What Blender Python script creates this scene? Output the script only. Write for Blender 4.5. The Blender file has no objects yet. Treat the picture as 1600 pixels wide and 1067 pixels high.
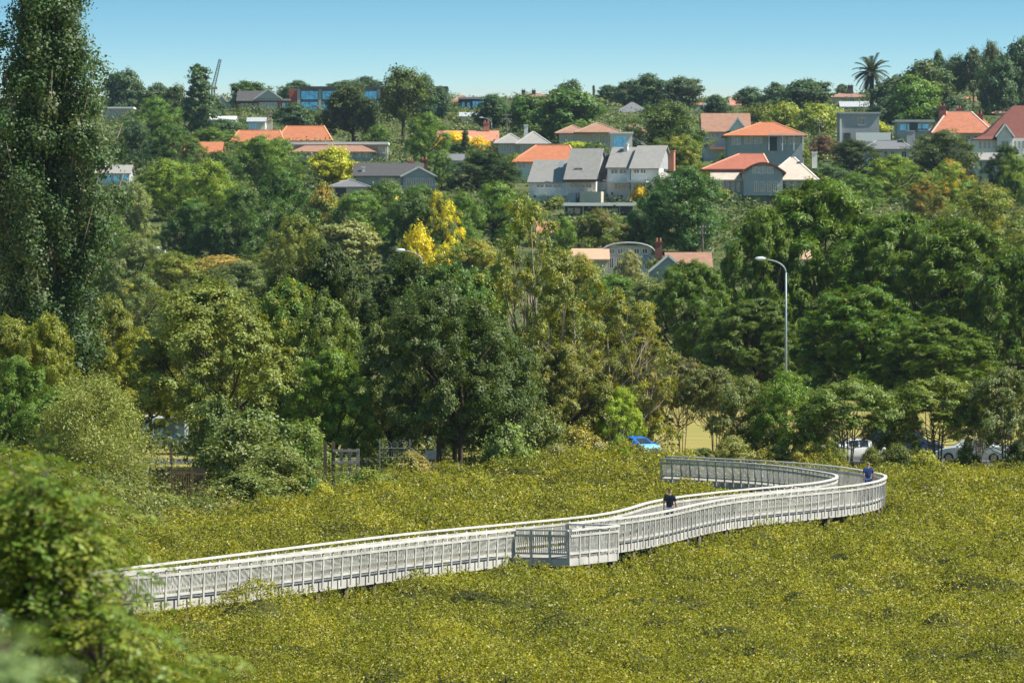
import bpy, bmesh, math, random
import numpy as np
from mathutils import Vector, Matrix

# ------------------------------------------------------------------ camera, sky, sun, exposure
S = bpy.context.scene
F = 8000.0          # focal length in pixels of the 1600 px wide photograph (a long tele lens)
CAMZ = 12.0         # eye height above the datum
YH = 430.0          # picture row of the horizon
cam_d = bpy.data.cameras.new('camera')
cam_d.sensor_width = 36.0
cam_d.lens = F / 1600 * 36
cam_d.shift_y = -(533.5 - YH) / 1600
cam_d.clip_start = 0.5
cam_d.clip_end = 6000
cam_d.dof.use_dof = True
cam_d.dof.focus_distance = 230
cam_d.dof.aperture_fstop = 4.8
cam = bpy.data.objects.new('camera', cam_d)
cam.location = (0, 0, CAMZ)
cam.rotation_euler = (math.radians(90), 0, 0)
S.collection.objects.link(cam)
S.camera = cam

SUN_AZ, SUN_EL = math.radians(99), math.radians(51)     # from +Y towards +X: the sun stands to the right
world = bpy.data.worlds.new('World')
S.world = world
world.use_nodes = True
wn, wl = world.node_tree.nodes, world.node_tree.links
wn.clear()
sky = wn.new('ShaderNodeTexSky')
sky.sky_type = 'NISHITA'
sky.sun_disc = False
sky.sun_elevation = SUN_EL
sky.sun_rotation = SUN_AZ
sky.air_density = 1.0
sky.dust_density = 0.15
sky.ozone_density = 4.0
tc = wn.new('ShaderNodeTexCoord')
lift = wn.new('ShaderNodeVectorMath'); lift.operation = 'MULTIPLY_ADD'
lift.inputs[1].default_value = (1, 1, 7.0); lift.inputs[2].default_value = (0, 0, -0.198)
nrm = wn.new('ShaderNodeVectorMath'); nrm.operation = 'NORMALIZE'
hsv = wn.new('ShaderNodeHueSaturation')
hsv.inputs['Hue'].default_value = 0.471
hsv.inputs['Saturation'].default_value = 1.15
hsv.inputs['Value'].default_value = 1.0
bg = wn.new('ShaderNodeBackground'); bg.inputs[1].default_value = 0.084
out = wn.new('ShaderNodeOutputWorld')
flo = wn.new('ShaderNodeVectorMath'); flo.operation = 'MAXIMUM'; flo.inputs[1].default_value = (-9, -9, .02)
wl.new(tc.outputs['Generated'], lift.inputs[0]); wl.new(lift.outputs[0], flo.inputs[0]); wl.new(flo.outputs[0], nrm.inputs[0])
wl.new(nrm.outputs[0], sky.inputs['Vector']); wl.new(sky.outputs[0], hsv.inputs['Color'])
wl.new(hsv.outputs[0], bg.inputs[0]); wl.new(bg.outputs[0], out.inputs[0])

sun_d = bpy.data.lights.new('sun', 'SUN')
sun_d.energy = 5.0
sun_d.angle = math.radians(0.53)
sun_d.color = (1.0, 0.95, 0.85)
sun = bpy.data.objects.new('sun', sun_d)
sd = Vector((math.sin(SUN_AZ) * math.cos(SUN_EL), math.cos(SUN_AZ) * math.cos(SUN_EL), math.sin(SUN_EL)))
sun.rotation_euler = (-sd).to_track_quat('-Z', 'Y').to_euler()
S.collection.objects.link(sun)

S.view_settings.view_transform = 'Standard'
S.view_settings.look = 'None'
S.view_settings.exposure = 0.72
S.view_settings.gamma = 1
S.cycles.max_bounces = 6
S.cycles.diffuse_bounces = 3
S.cycles.glossy_bounces = 2
S.cycles.transmission_bounces = 3
S.cycles.volume_bounces = 0
S.cycles.sample_clamp_indirect = 6
S.cycles.use_denoising = True

# ------------------------------------------------------------------ helpers
rnd = random.Random(11)

def tag(o, label=None, cat=None, group=None, kind=None):
    if label: o['label'] = label
    if cat: o['category'] = cat
    if group: o['group'] = group
    if kind: o['kind'] = kind
    return o

def empty(name, loc=(0, 0, 0), rz=0.0):
    o = bpy.data.objects.new(name, None)
    o.empty_display_size = 0.2
    o.location = loc
    o.rotation_euler = (0, 0, rz)
    S.collection.objects.link(o)
    return o

def link(name, me, parent=None):
    o = bpy.data.objects.new(name, me)
    S.collection.objects.link(o)
    if parent: o.parent = parent
    return o

def P(x, y, D):
    return Vector(((x - 800) * D / F, D, CAMZ - (y - YH) * D / F))

def mesh_np(name, verts, faces, mats=(), smooth=False, attrs=None):
    """mesh from numpy arrays; faces is an (N,4) or (N,3) int array"""
    me = bpy.data.meshes.new(name)
    verts = np.asarray(verts, dtype=np.float32).reshape(-1, 3)
    faces = np.asarray(faces, dtype=np.int32)
    n, k = faces.shape
    me.vertices.add(len(verts)); me.vertices.foreach_set('co', verts.ravel())
    me.loops.add(n * k); me.loops.foreach_set('vertex_index', faces.ravel())
    me.polygons.add(n)
    me.polygons.foreach_set('loop_start', np.arange(0, n * k, k, dtype=np.int32))
    if smooth: me.polygons.foreach_set('use_smooth', np.ones(n, dtype=bool))
    for m in mats: me.materials.append(m)
    for a, v in (attrs or {}).items():
        at = me.attributes.new(a, 'FLOAT', 'FACE')
        at.data.foreach_set('value', np.asarray(v, dtype=np.float32))
    me.update(calc_edges=True)
    return me

class MB:
    """collects boxes, prisms and tubes into one mesh"""
    def __init__(s): s.v = []; s.f = []
    def add(s, v, f):
        o = len(s.v); s.v += [tuple(p) for p in v]; s.f += [tuple(i + o for i in q) for q in f]
    def box(s, a, b):
        (x0, y0, z0), (x1, y1, z1) = a, b
        s.add([(x0, y0, z0), (x1, y0, z0), (x1, y1, z0), (x0, y1, z0), (x0, y0, z1), (x1, y0, z1), (x1, y1, z1), (x0, y1, z1)],
              [(0, 3, 2, 1), (4, 5, 6, 7), (0, 1, 5, 4), (1, 2, 6, 5), (2, 3, 7, 6), (3, 0, 4, 7)])
    def bar(s, a, b, w, h, up=(0, 0, 1)):
        a, b = Vector(a), Vector(b); d = (b - a).normalized()
        side = d.cross(Vector(up))
        if side.length < 1e-4: side = d.cross(Vector((0, 1, 0)))
        side = side.normalized() * (w / 2); u = side.cross(d).normalized() * (h / 2)
        v = [p + i * side + j * u for p in (a, b) for i, j in ((-1, -1), (1, -1), (1, 1), (-1, 1))]
        s.add(v, [(0, 1, 2, 3), (7, 6, 5, 4), (0, 4, 5, 1), (1, 5, 6, 2), (2, 6, 7, 3), (3, 7, 4, 0)])
    def tube(s, pts, rad, n=6):
        pts = [Vector(p) for p in pts]; rings = []
        for i, p in enumerate(pts):
            d = (pts[min(i + 1, len(pts) - 1)] - pts[max(i - 1, 0)]).normalized()
            a = d.cross(Vector((0, 0, 1)) if abs(d.z) < .9 else Vector((1, 0, 0))).normalized(); b = d.cross(a)
            r = rad[i] if hasattr(rad, '__len__') else rad
            rings.append([p + (a * math.cos(t) + b * math.sin(t)) * r for t in (2 * math.pi * k / n for k in range(n))])
        v = [q for r in rings for q in r]; f = []
        for i in range(len(rings) - 1):
            for k in range(n):
                f.append((i * n + k, i * n + (k + 1) % n, (i + 1) * n + (k + 1) % n, (i + 1) * n + k))
        f.append(tuple(range(n - 1, -1, -1))); f.append(tuple((len(rings) - 1) * n + k for k in range(n)))
        s.add(v, f)
    def sweep(s, pts, w, h, lat=None):
        """flat rectangular section swept along a plan path: w across, h upwards (top at the path)"""
        pts = [Vector(p) for p in pts]; v = []; f = []
        for i, p in enumerate(pts):
            d = pts[min(i + 1, len(pts) - 1)] - pts[max(i - 1, 0)]
            n = Vector((d.y, -d.x, 0)).normalized() * (w / 2)
            v += [p - n, p + n, p + n - Vector((0, 0, h)), p - n - Vector((0, 0, h))]
        for i in range(len(pts) - 1):
            for k in range(4):
                f.append((4 * i + k, 4 * i + (k + 1) % 4, 4 * i + 4 + (k + 1) % 4, 4 * i + 4 + k))
        f.append((3, 2, 1, 0)); e = 4 * (len(pts) - 1); f.append((e, e + 1, e + 2, e + 3))
        s.add(v, f)
    def build(s, name, mat, parent=None, smooth=False, bevel=0.0):
        me = bpy.data.meshes.new(name)
        me.from_pydata([tuple(p) for p in s.v], [], s.f)
        if mat: me.materials.append(mat)
        bm = bmesh.new(); bm.from_mesh(me)
        bmesh.ops.recalc_face_normals(bm, faces=bm.faces)
        bm.to_mesh(me); bm.free()
        if smooth:
            me.polygons.foreach_set('use_smooth', np.ones(len(me.polygons), dtype=bool))
        o = link(name, me, parent)
        if bevel:
            b = o.modifiers.new('bevel', 'BEVEL'); b.width = bevel; b.segments = 2
        return o

# value noise on a grid, vectorised
_tab = np.random.RandomState(5).rand(256, 256).astype(np.float32)
def vnoise(x, y):
    xi = np.floor(x).astype(int); yi = np.floor(y).astype(int)
    fx = x - xi; fy = y - yi
    fx = fx * fx * (3 - 2 * fx); fy = fy * fy * (3 - 2 * fy)
    a = _tab[xi & 255, yi & 255]; b = _tab[(xi + 1) & 255, yi & 255]
    c = _tab[xi & 255, (yi + 1) & 255]; d = _tab[(xi + 1) & 255, (yi + 1) & 255]
    return (a * (1 - fx) + b * fx) * (1 - fy) + (c * (1 - fx) + d * fx) * fy

# ------------------------------------------------------------------ materials
_mats = {}
def M(name, col, rough=0.7, var=0.12, scale=3.0, metal=0.0, bump=0.0, spec=0.4, wave=0.0):
    """painted, tiled or timbered surface: base colour broken up by object-space noise (and tile courses)"""
    if name in _mats: return _mats[name]
    m = bpy.data.materials.new(name); m.use_nodes = True
    n, l = m.node_tree.nodes, m.node_tree.links
    b = n['Principled BSDF']
    b.inputs['Roughness'].default_value = rough
    b.inputs['Metallic'].default_value = metal
    b.inputs['Specular IOR Level'].default_value = spec
    t = n.new('ShaderNodeTexCoord')
    nz = n.new('ShaderNodeTexNoise'); nz.inputs['Scale'].default_value = scale; nz.inputs['Detail'].default_value = 5
    l.new(t.outputs['Object'], nz.inputs['Vector'])
    mp = n.new('ShaderNodeMapRange')
    mp.inputs['From Min'].default_value = .25; mp.inputs['From Max'].default_value = .75
    mp.inputs['To Min'].default_value = 1 - var; mp.inputs['To Max'].default_value = 1 + var
    l.new(nz.outputs['Fac'], mp.inputs['Value'])
    v = mp.outputs[0]
    if wave:
        wv = n.new('ShaderNodeTexWave'); wv.bands_direction = 'Z'; wv.inputs['Scale'].default_value = wave
        wv.inputs['Distortion'].default_value = 1.0; wv.inputs['Detail'].default_value = 2
        l.new(t.outputs['Object'], wv.inputs['Vector'])
        m2 = n.new('ShaderNodeMapRange'); m2.inputs['To Min'].default_value = .88; m2.inputs['To Max'].default_value = 1.08
        l.new(wv.outputs['Fac'], m2.inputs['Value'])
        mu = n.new('ShaderNodeMath'); mu.operation = 'MULTIPLY'
        l.new(v, mu.inputs[0]); l.new(m2.outputs[0], mu.inputs[1]); v = mu.outputs[0]
    mx = n.new('ShaderNodeVectorMath'); mx.operation = 'SCALE'
    mx.inputs[0].default_value = col[:3]
    l.new(v, mx.inputs['Scale']); l.new(mx.outputs[0], b.inputs['Base Color'])
    if bump:
        bp = n.new('ShaderNodeBump'); bp.inputs['Strength'].default_value = bump; bp.inputs['Distance'].default_value = .02
        l.new(nz.outputs['Fac'], bp.inputs['Height']); l.new(bp.outputs[0], b.inputs['Normal'])
    _mats[name] = m
    return m

def glass_mat(name, col=(0.05, 0.08, 0.10), rough=0.08, metal=0.0):
    if name in _mats: return _mats[name]
    m = bpy.data.materials.new(name); m.use_nodes = True
    n, l = m.node_tree.nodes, m.node_tree.links
    b = n['Principled BSDF']
    b.inputs['Roughness'].default_value = rough
    b.inputs['Specular IOR Level'].default_value = 1.0
    b.inputs['Coat Weight'].default_value = 0.5
    b.inputs['Metallic'].default_value = metal
    t = n.new('ShaderNodeTexCoord'); nz = n.new('ShaderNodeTexNoise'); nz.inputs['Scale'].default_value = 1.3
    l.new(t.outputs['Object'], nz.inputs['Vector'])
    cr = n.new('ShaderNodeValToRGB')
    cr.color_ramp.elements[0].position = .35; cr.color_ramp.elements[1].position = .7
    cr.color_ramp.elements[0].color = tuple(c * .7 for c in col) + (1,)
    cr.color_ramp.elements[1].color = tuple(min(1, c * 1.35) for c in col) + (1,)
    l.new(nz.outputs['Fac'], cr.inputs[0]); l.new(cr.outputs[0], b.inputs['Base Color'])
    _mats[name] = m
    return m

def leaf_material(name, rough, spec, trans, hue=0.035, val=0.55):
    """leaves: the crown's own colour, varied leaf by leaf and spray by spray, some sprays in the crown's second tint"""
    m = bpy.data.materials.new(name); m.use_nodes = True
    n, l = m.node_tree.nodes, m.node_tree.links
    n.clear()
    oi = n.new('ShaderNodeObjectInfo')
    at = n.new('ShaderNodeAttribute'); at.attribute_type = 'OBJECT'; at.attribute_name = 'tint'
    av = n.new('ShaderNodeAttribute'); av.attribute_name = 'v'
    ac = n.new('ShaderNodeAttribute'); ac.attribute_name = 'c'
    am = n.new('ShaderNodeAttribute'); am.attribute_type = 'OBJECT'; am.attribute_name = 'tint_share'
    sub = n.new('ShaderNodeMath'); sub.operation = 'SUBTRACT'; l.new(am.outputs['Fac'], sub.inputs[0]); l.new(ac.outputs['Fac'], sub.inputs[1])
    mr = n.new('ShaderNodeMapRange'); mr.inputs['From Min'].default_value = -.12; mr.inputs['From Max'].default_value = .12
    l.new(sub.outputs[0], mr.inputs['Value'])
    mix = n.new('ShaderNodeMix'); mix.data_type = 'RGBA'
    l.new(mr.outputs[0], mix.inputs[0]); l.new(oi.outputs['Color'], mix.inputs[6]); l.new(at.outputs['Vector'], mix.inputs[7])
    hs = n.new('ShaderNodeHueSaturation')
    h = n.new('ShaderNodeMapRange'); h.inputs['To Min'].default_value = .5 - hue * .5; h.inputs['To Max'].default_value = .5 + hue * .8
    l.new(av.outputs['Fac'], h.inputs['Value']); l.new(h.outputs[0], hs.inputs['Hue'])
    mul = n.new('ShaderNodeMath'); mul.operation = 'MULTIPLY_ADD'; mul.inputs[1].default_value = 7.31; mul.inputs[2].default_value = 0
    fr = n.new('ShaderNodeMath'); fr.operation = 'FRACT'; l.new(av.outputs['Fac'], mul.inputs[0]); l.new(mul.outputs[0], fr.inputs[0])
    vv = n.new('ShaderNodeMapRange'); vv.inputs['To Min'].default_value = 1 - val; vv.inputs['To Max'].default_value = 1 + val
    l.new(fr.outputs[0], vv.inputs['Value']); l.new(vv.outputs[0], hs.inputs['Value'])
    l.new(mix.outputs[2], hs.inputs['Color'])
    p = n.new('ShaderNodeBsdfPrincipled'); p.inputs['Roughness'].default_value = rough; p.inputs['Specular IOR Level'].default_value = spec
    l.new(hs.outputs[0], p.inputs['Base Color'])
    tr = n.new('ShaderNodeBsdfTranslucent')
    tcol = n.new('ShaderNodeMix'); tcol.data_type = 'RGBA'; tcol.blend_type = 'MULTIPLY'; tcol.inputs[0].default_value = 1
    tcol.inputs[7].default_value = (1.4, 1.35, .4, 1)
    l.new(hs.outputs[0], tcol.inputs[6]); l.new(tcol.outputs[2], tr.inputs[0])
    ms = n.new('ShaderNodeMixShader'); ms.inputs[0].default_value = trans
    l.new(p.outputs[0], ms.inputs[1]); l.new(tr.outputs[0], ms.inputs[2])
    o = n.new('ShaderNodeOutputMaterial'); l.new(ms.outputs[0], o.inputs[0])
    return m

LEAF = leaf_material('leaf', .5, .35, .27, .035, .38)
LEAFG = leaf_material('glossy_leaf', .46, .45, .36, .03, .62)
BARK = M('bark', (.075, .055, .04), .9, .45, 2.5, bump=.4)
BARKP = M('pale_bark', (.20, .165, .125), .9, .4, 2.5, bump=.4)
GUM = M('gum_bark', (.26, .21, .16), .85, .4, 1.5)
# ------------------------------------------------------------------ terrain
SH_X = [-2500, -400, 100, 230, 450, 650, 850, 1000, 1150, 1300, 2000, 4100]
SH_D = [205, 205, 210, 222, 247, 281, 294, 288, 286, 289, 291, 291]
def zy(D, y): return CAMZ - (y - YH) * D / F
Z_D = [330, 540, 650, 760, 900, 1100, 1300, 1500, 1640, 1800, 2000, 2500]
Z_Z = [.6, .6, zy(650, 500), zy(760, 412), zy(900, 322), zy(1100, 242), zy(1300, 197), zy(1500, 168), zy(1640, 158), zy(1800, 161), zy(2000, 178), zy(2500, 300)]
def terr(X, D):
    X = np.asarray(X, dtype=float); D = np.asarray(D, dtype=float)
    xs = X / D * F + 800
    z = np.interp(D, Z_D, Z_Z)
    a = np.clip((xs - 1260) / 300, 0, 1.15); b = np.clip((D - 1250) / 600, 0, 1)
    z = z + (a * a * (3 - 2 * a)) * b * 62 * D / F * 1.15
    sh = np.interp(xs, SH_X, SH_D)
    t = np.clip((D - sh) / 10, 0, 1); t = t * t * (3 - 2 * t)
    z = z + .6 * np.exp(-(((X - 8) / 6) ** 2 + ((D - 299) / 7) ** 2))     # the landing
    return -.6 + (z + .6) * t
def ground_D(x, y, lo=200, hi=2000):
    """distance along the photo column x at which the ground is seen at row y"""
    Ds = np.arange(lo, hi, 2.0)
    ys = YH + (CAMZ - terr((x - 800) * Ds / F, Ds)) * F / Ds
    k = np.nonzero(ys <= y)[0]
    return float(Ds[k[0]]) if len(k) else hi
def tz(X, D): return float(terr(X, D))

def ground_material():
    m = bpy.data.materials.new('ground'); m.use_nodes = True
    n, l = m.node_tree.nodes, m.node_tree.links
    b = n['Principled BSDF']; b.inputs['Roughness'].default_value = .95; b.inputs['Specular IOR Level'].default_value = .15
    g = n.new('ShaderNodeNewGeometry'); sp = n.new('ShaderNodeSeparateXYZ'); l.new(g.outputs['Position'], sp.inputs[0])
    def noise(sc, det=5):
        z = n.new('ShaderNodeTexNoise'); z.inputs['Scale'].default_value = sc; z.inputs['Detail'].default_value = det
        l.new(g.outputs['Position'], z.inputs['Vector']); return z.outputs['Fac']
    def ramp(f, stops):
        r = n.new('ShaderNodeValToRGB'); e = r.color_ramp.elements
        while len(e) < len(stops): e.new(.5)
        for i, (p, c) in enumerate(stops): e[i].position = p; e[i].color = c + (1,)
        l.new(f, r.inputs[0]); return r.outputs[0]
    def mix(f, a, c):
        x = n.new('ShaderNodeMix'); x.data_type = 'RGBA'; l.new(f, x.inputs[0]); l.new(a, x.inputs[6]); l.new(c, x.inputs[7]); return x.outputs[2]
    def rng(f, a, c):
        r = n.new('ShaderNodeMapRange'); r.inputs['From Min'].default_value = a; r.inputs['From Max'].default_value = c; l.new(f, r.inputs['Value']); return r.outputs[0]
    wv = n.new('ShaderNodeTexWave'); wv.bands_direction = 'Y'; wv.inputs['Scale'].default_value = .035; wv.inputs['Distortion'].default_value = 3
    wv.inputs['Detail'].default_value = 3
    l.new(g.outputs['Position'], wv.inputs['Vector'])
    field = mix(wv.outputs['Fac'], ramp(noise(.05), [(.35, (.25, .23, .055)), (.65, (.38, .27, .10))]), ramp(noise(.3), [(.3, (.33, .27, .08)), (.7, (.20, .22, .05))]))
    hill = ramp(noise(.12), [(.35, (.05, .075, .02)), (.6, (.11, .12, .04)), (.75, (.2, .17, .07))])
    mud = ramp(noise(1.5), [(.3, (.035, .032, .022)), (.7, (.09, .075, .05))])
    c = mix(rng(sp.outputs['Y'], 555, 640), field, hill)
    c = mix(rng(sp.outputs['Z'], -.35, .25), mud, c)
    l.new(c, b.inputs['Base Color'])
    return m

xs = np.concatenate([np.linspace(-2400, -300, 40), np.linspace(-270, 1870, 170), np.linspace(1900, 4000, 40)])
Ds = np.concatenate([np.array([4., 20, 60, 120, 170]), np.arange(195, 335, 3.0), np.arange(340, 640, 15), np.arange(640, 1900, 20), np.arange(1920, 2520, 50)])
XX, DD = np.meshgrid((xs - 800) / F, Ds); XX = XX * np.maximum(DD, 40)
ZZ = terr(XX, np.maximum(DD, 1))
ZZ = ZZ + (DD > 330) * (vnoise(XX * .05, DD * .05) - .5) * np.clip((DD - 560) / 100, 0, 1) * 1.5
gv = np.stack([XX, DD, ZZ], -1).reshape(-1, 3)
nr, nc = XX.shape
ii = (np.arange(nr - 1)[:, None] * nc + np.arange(nc - 1)[None, :]).ravel()
gme = mesh_np('ground', gv, np.stack([ii, ii + 1, ii + nc + 1, ii + nc], 1), [ground_material()], True)
tag(link('ground', gme), kind='structure')

# the road the cars are parked along
rb = MB()
rb.box((-80, 309, -.3), (92, 318, .625))
tag(rb.build('road', M('asphalt', (.09, .088, .085), .9, .25, .8)), kind='structure')

# ------------------------------------------------------------------ boardwalk
DECK = 1.28; BASE = 1.05; RAIL = 2.35
def pb(x, y): D = (CAMZ - BASE) * F / (y - YH); return np.array([(x - 800) * D / F, D])
def pt(x, y): D = (CAMZ - RAIL) * F / (y - YH); return np.array([(x - 800) * D / F, D])
outer = [pb(-40, 981), pb(60, 966), pb(179, 955.6), pb(278, 946.0), pb(450, 925.5), pb(625, 901.5), pb(750, 885.6), pb(880, 869.8), pb(964, 859.4), pb(1000, 854), pb(1040, 846.2), pb(1075, 837.2), pb(1110, 829),
         pb(1150, 821.5), pb(1200, 815.4), pb(1245, 810.6), pb(1320, 802.5), pb(1350, 797.8), pb(1372, 792.5)]
n_out = len(outer)
outer += [pt(1381, 744.6), pt(1378, 741), pt(1360, 737), pt(1330, 731.7), pt(1290, 726.6), pt(1250, 723), pt(1200, 719.5), pt(1130, 716), pt(1060, 712.8), pt(1040, 712)]
inner = [pt(-40, 919), pt(60, 905.5), pt(190, 887.6), pt(257, 879.5), pt(350, 868), pt(600, 837), pt(700, 826.5), pt(780, 819), pt(900, 807.6), pt(950, 801), pt(980, 794.6), pt(1000, 788.6), pt(1020, 782.8), pt(1060, 775.4), pt(1100, 770.6),
         pt(1150, 765), pt(1230, 757.8), pt(1270, 753.8), pt(1290, 750.8)]
n_in = len(inner)
inner += [pt(1306, 747), pt(1311, 743.6), pt(1306, 740.2), pt(1290, 737.2), pt(1270, 734), pt(1230, 728.3), pt(1180, 723.6), pt(1130, 720.4), pt(1060, 716.6), pt(1035, 715.6)]
def smooth_path(pts, step):
    p = np.array(pts)
    # Catmull-Rom through the points, then even spacing
    q = np.vstack([2 * p[0] - p[1], p, 2 * p[-1] - p[-2]]); dense = []
    for i in range(1, len(q) - 2):
        for t in np.linspace(0, 1, 14, endpoint=False):
            a, b, c, d = q[i - 1], q[i], q[i + 1], q[i + 2]
            dense.append(.5 * ((2 * b) + (-a + c) * t + (2 * a - 5 * b + 4 * c - d) * t * t + (-a + 3 * b - 3 * c + d) * t ** 3))
    dense.append(p[-1]); dense = np.array(dense)
    for _ in range(25):
        dense[1:-1] = .25 * dense[:-2] + .5 * dense[1:-1] + .25 * dense[2:]
    s = np.concatenate([[0], np.cumsum(np.linalg.norm(np.diff(dense, axis=0), axis=1))])
    n = max(2, int(round(s[-1] / step)))
    u = np.linspace(0, s[-1], n + 1)
    return np.stack([np.interp(u, s, dense[:, 0]), np.interp(u, s, dense[:, 1])], 1)
PITCH = .81
OUT = smooth_path(outer, PITCH); INN = smooth_path(inner, PITCH)
def normals(p, side):
    d = np.gradient(p, axis=0); n = np.stack([d[:, 1], -d[:, 0]], 1); n /= np.linalg.norm(n, axis=1)[:, None]
    return n * side
NO, NI = normals(OUT, 1), normals(INN, -1)       # both point away from the deck
WOOD = M('weathered_timber', (.46, .445, .405), .85, .3, 1.1, bump=.2, spec=.25)
WOODR = M('pale_handrail', (.57, .55, .51), .75, .2, .8, spec=.3)
WOODD = M('brown_timber', (.13, .10, .07), .9, .3, 2.0, bump=.3, spec=.2)
DECKM = M('deck_boards', (.34, .31, .27), .9, .25, 2.5, spec=.2)
bw = empty('boardwalk', (float(OUT[0, 0]), float(OUT[0, 1]), BASE))
tag(bw, 'long pale timber boardwalk with slatted railings curving through the mangroves', 'boardwalk')
bwo = Vector(bw.location)
def L3(p, z): return Vector((float(p[0]), float(p[1]), z)) - bwo
# platform corners (bay beside the walkway)
A = np.array([(797 - 800) * 0, 0]); 
A, B_, C_, E_ = pb(797, 879.9), pb(889, 881), pb(964, 872.3), pb(880, 869.8)
iA = int(np.argmin(np.linalg.norm(OUT - A, axis=1))); iE = int(np.argmin(np.linalg.norm(OUT - E_, axis=1)))
A, E_ = OUT[iA], OUT[iE]
LEAN = .09
def railing(path, nrm, i0, i1, parent, count_posts=True, skip=None, name='railing'):
    """handrail, top and bottom rail, balusters and posts from index i0 to i1"""
    idx = list(range(i0, i1 + 1))
    top = [L3(path[i] + nrm[i] * LEAN, RAIL) for i in idx]
    h = MB(); h.sweep(top, .155, .065)
    root = h.build(name, WOODR, parent)
    r1 = MB(); r1.sweep([L3(path[i] + nrm[i] * LEAN * .85, RAIL - .20) for i in idx], .075, .085); r1.build('top_rail', WOOD, root)
    r2 = MB(); r2.sweep([L3(path[i] + nrm[i] * LEAN * .15, DECK + .19) for i in idx], .085, .075); r2.build('bottom_rail', WOOD, root)
    bal = MB(); posts = []
    for a, b in zip(idx[:-1], idx[1:]):
        n = 8
        for k in range(1, n + 1):
            t = k / (n + 1); p = path[a] * (1 - t) + path[b] * t; q = nrm[a] * (1 - t) + nrm[b] * t
            bal.bar(L3(p + q * LEAN * .15, DECK + .19), L3(p + q * LEAN * .85, RAIL - .20), .034, .016, (q[0], q[1], 0))
    bal.build('baluster_panel', WOOD, root)
    for i in idx:
        pm = MB(); q = nrm[i]
        pm.bar(L3(path[i] + q * .055, BASE - .03), L3(path[i] + q * (LEAN + .015), RAIL - .05), .095, .04, (q[0], q[1], 0))
        posts.append((float(path[i][1]), pm))
    return root, posts
rails = []
rails.append(railing(OUT, NO, 0, iA, bw)); rails.append(railing(OUT, NO, iE, len(OUT) - 1, bw)); rails.append(railing(INN, NI, 0, len(INN) - 1, bw))
for root, posts in rails:
    posts.sort(key=lambda t: t[0])
    for _, pm in posts[:99]: pm.build('post', WOOD, root)
    if len(posts) > 99:
        rest = MB()
        for _, pm in posts[99:]: rest.add(pm.v, pm.f)
        tag(rest.build('post', WOOD, root), kind='stuff')
# platform railings
def straight(a, b, n): return np.array([a + (b - a) * t for t in np.linspace(0, 1, n + 1)])
cen = (A + B_ + C_ + E_) / 4
for a, b, n in ((A, B_, 3), (B_, C_, 5), (C_, E_, 3)):
    p = straight(a, b, n); q = normals(p, 1)
    if np.dot(q[0], p[0] - cen) < 0: q = -q
    root, posts = railing(p, q * .6, 0, n, bw)
    for _, pm in posts[(0 if a is A else 1):]: pm.build('post', WOOD, root)
# deck, edge beams and piles
def pair(path, m):
    k = np.linspace(0, len(path) - 1, m); i = np.floor(k).astype(int).clip(0, len(path) - 2); t = (k - i)[:, None]
    return path[i] * (1 - t) + path[i + 1] * t
iT = int(np.argmax(OUT[:, 0])); jT = int(np.argmax(INN[:, 0]))
a1 = np.vstack([pair(OUT[:iT + 1], 120), pair(OUT[iT:], 60)[1:]]); b1 = np.vstack([pair(INN[:jT + 1], 120), pair(INN[jT:], 60)[1:]])
dk = MB(); v = []; f = []
for p, q in zip(a1, b1):
    w_ = (q - p) / np.linalg.norm(q - p) * .135; p, q = p + w_, q - w_
    v += [L3(p, DECK), L3(q, DECK), L3(q, DECK - .05), L3(p, DECK - .05)]
for i in range(len(a1) - 1):
    for k in range(4): f.append((4 * i + k, 4 * i + (k + 1) % 4, 4 * i + 4 + (k + 1) % 4, 4 * i + 4 + k))
dk.add(v, f)
dk.build('deck', DECKM, bw)
pd = MB(); pts = [A, B_, C_, E_]
pd.add([L3(p, DECK - .004) for p in pts] + [L3(p, DECK - .05) for p in pts], [(0, 1, 2, 3), (7, 6, 5, 4), (0, 4, 5, 1), (1, 5, 6, 2), (2, 6, 7, 3)])
pd.build('platform_deck', DECKM, bw)
eb = MB(); eb.sweep([L3(p - n * .10, DECK - .03) for p, n in zip(OUT, NO)], .06, .32); eb.build('edge_beam', WOOD, bw)
eb = MB(); eb.sweep([L3(p - n * .10, DECK - .03) for p, n in zip(INN, NI)], .06, .32); eb.build('edge_beam', WOOD, bw)
eb = MB()
for a, b in ((A, B_), (B_, C_), (C_, E_)):
    eb.bar(L3(a, DECK - .18), L3(b, DECK - .18), .06, .26)
eb.build('platform_edge_beam', WOOD, bw)
npile = 0
for path, nrm in ((OUT, NO), (INN, NI)):
    for i in range(1, len(path), 3):
        if npile >= 98: break
        pl = MB(); p = path[i] - nrm[i] * .12
        pl.tube([L3(p, -.9), L3(p, DECK - .31)], .09, 8); pl.build('pile', WOODD, bw, True); npile += 1
for p in (B_ + (cen - B_) * .1, C_ + (cen - C_) * .1):
    pl = MB(); pl.tube([L3(p, -.9), L3(p, DECK - .31)], .1, 8); pl.build('pile', WOODD, bw, True)

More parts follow.
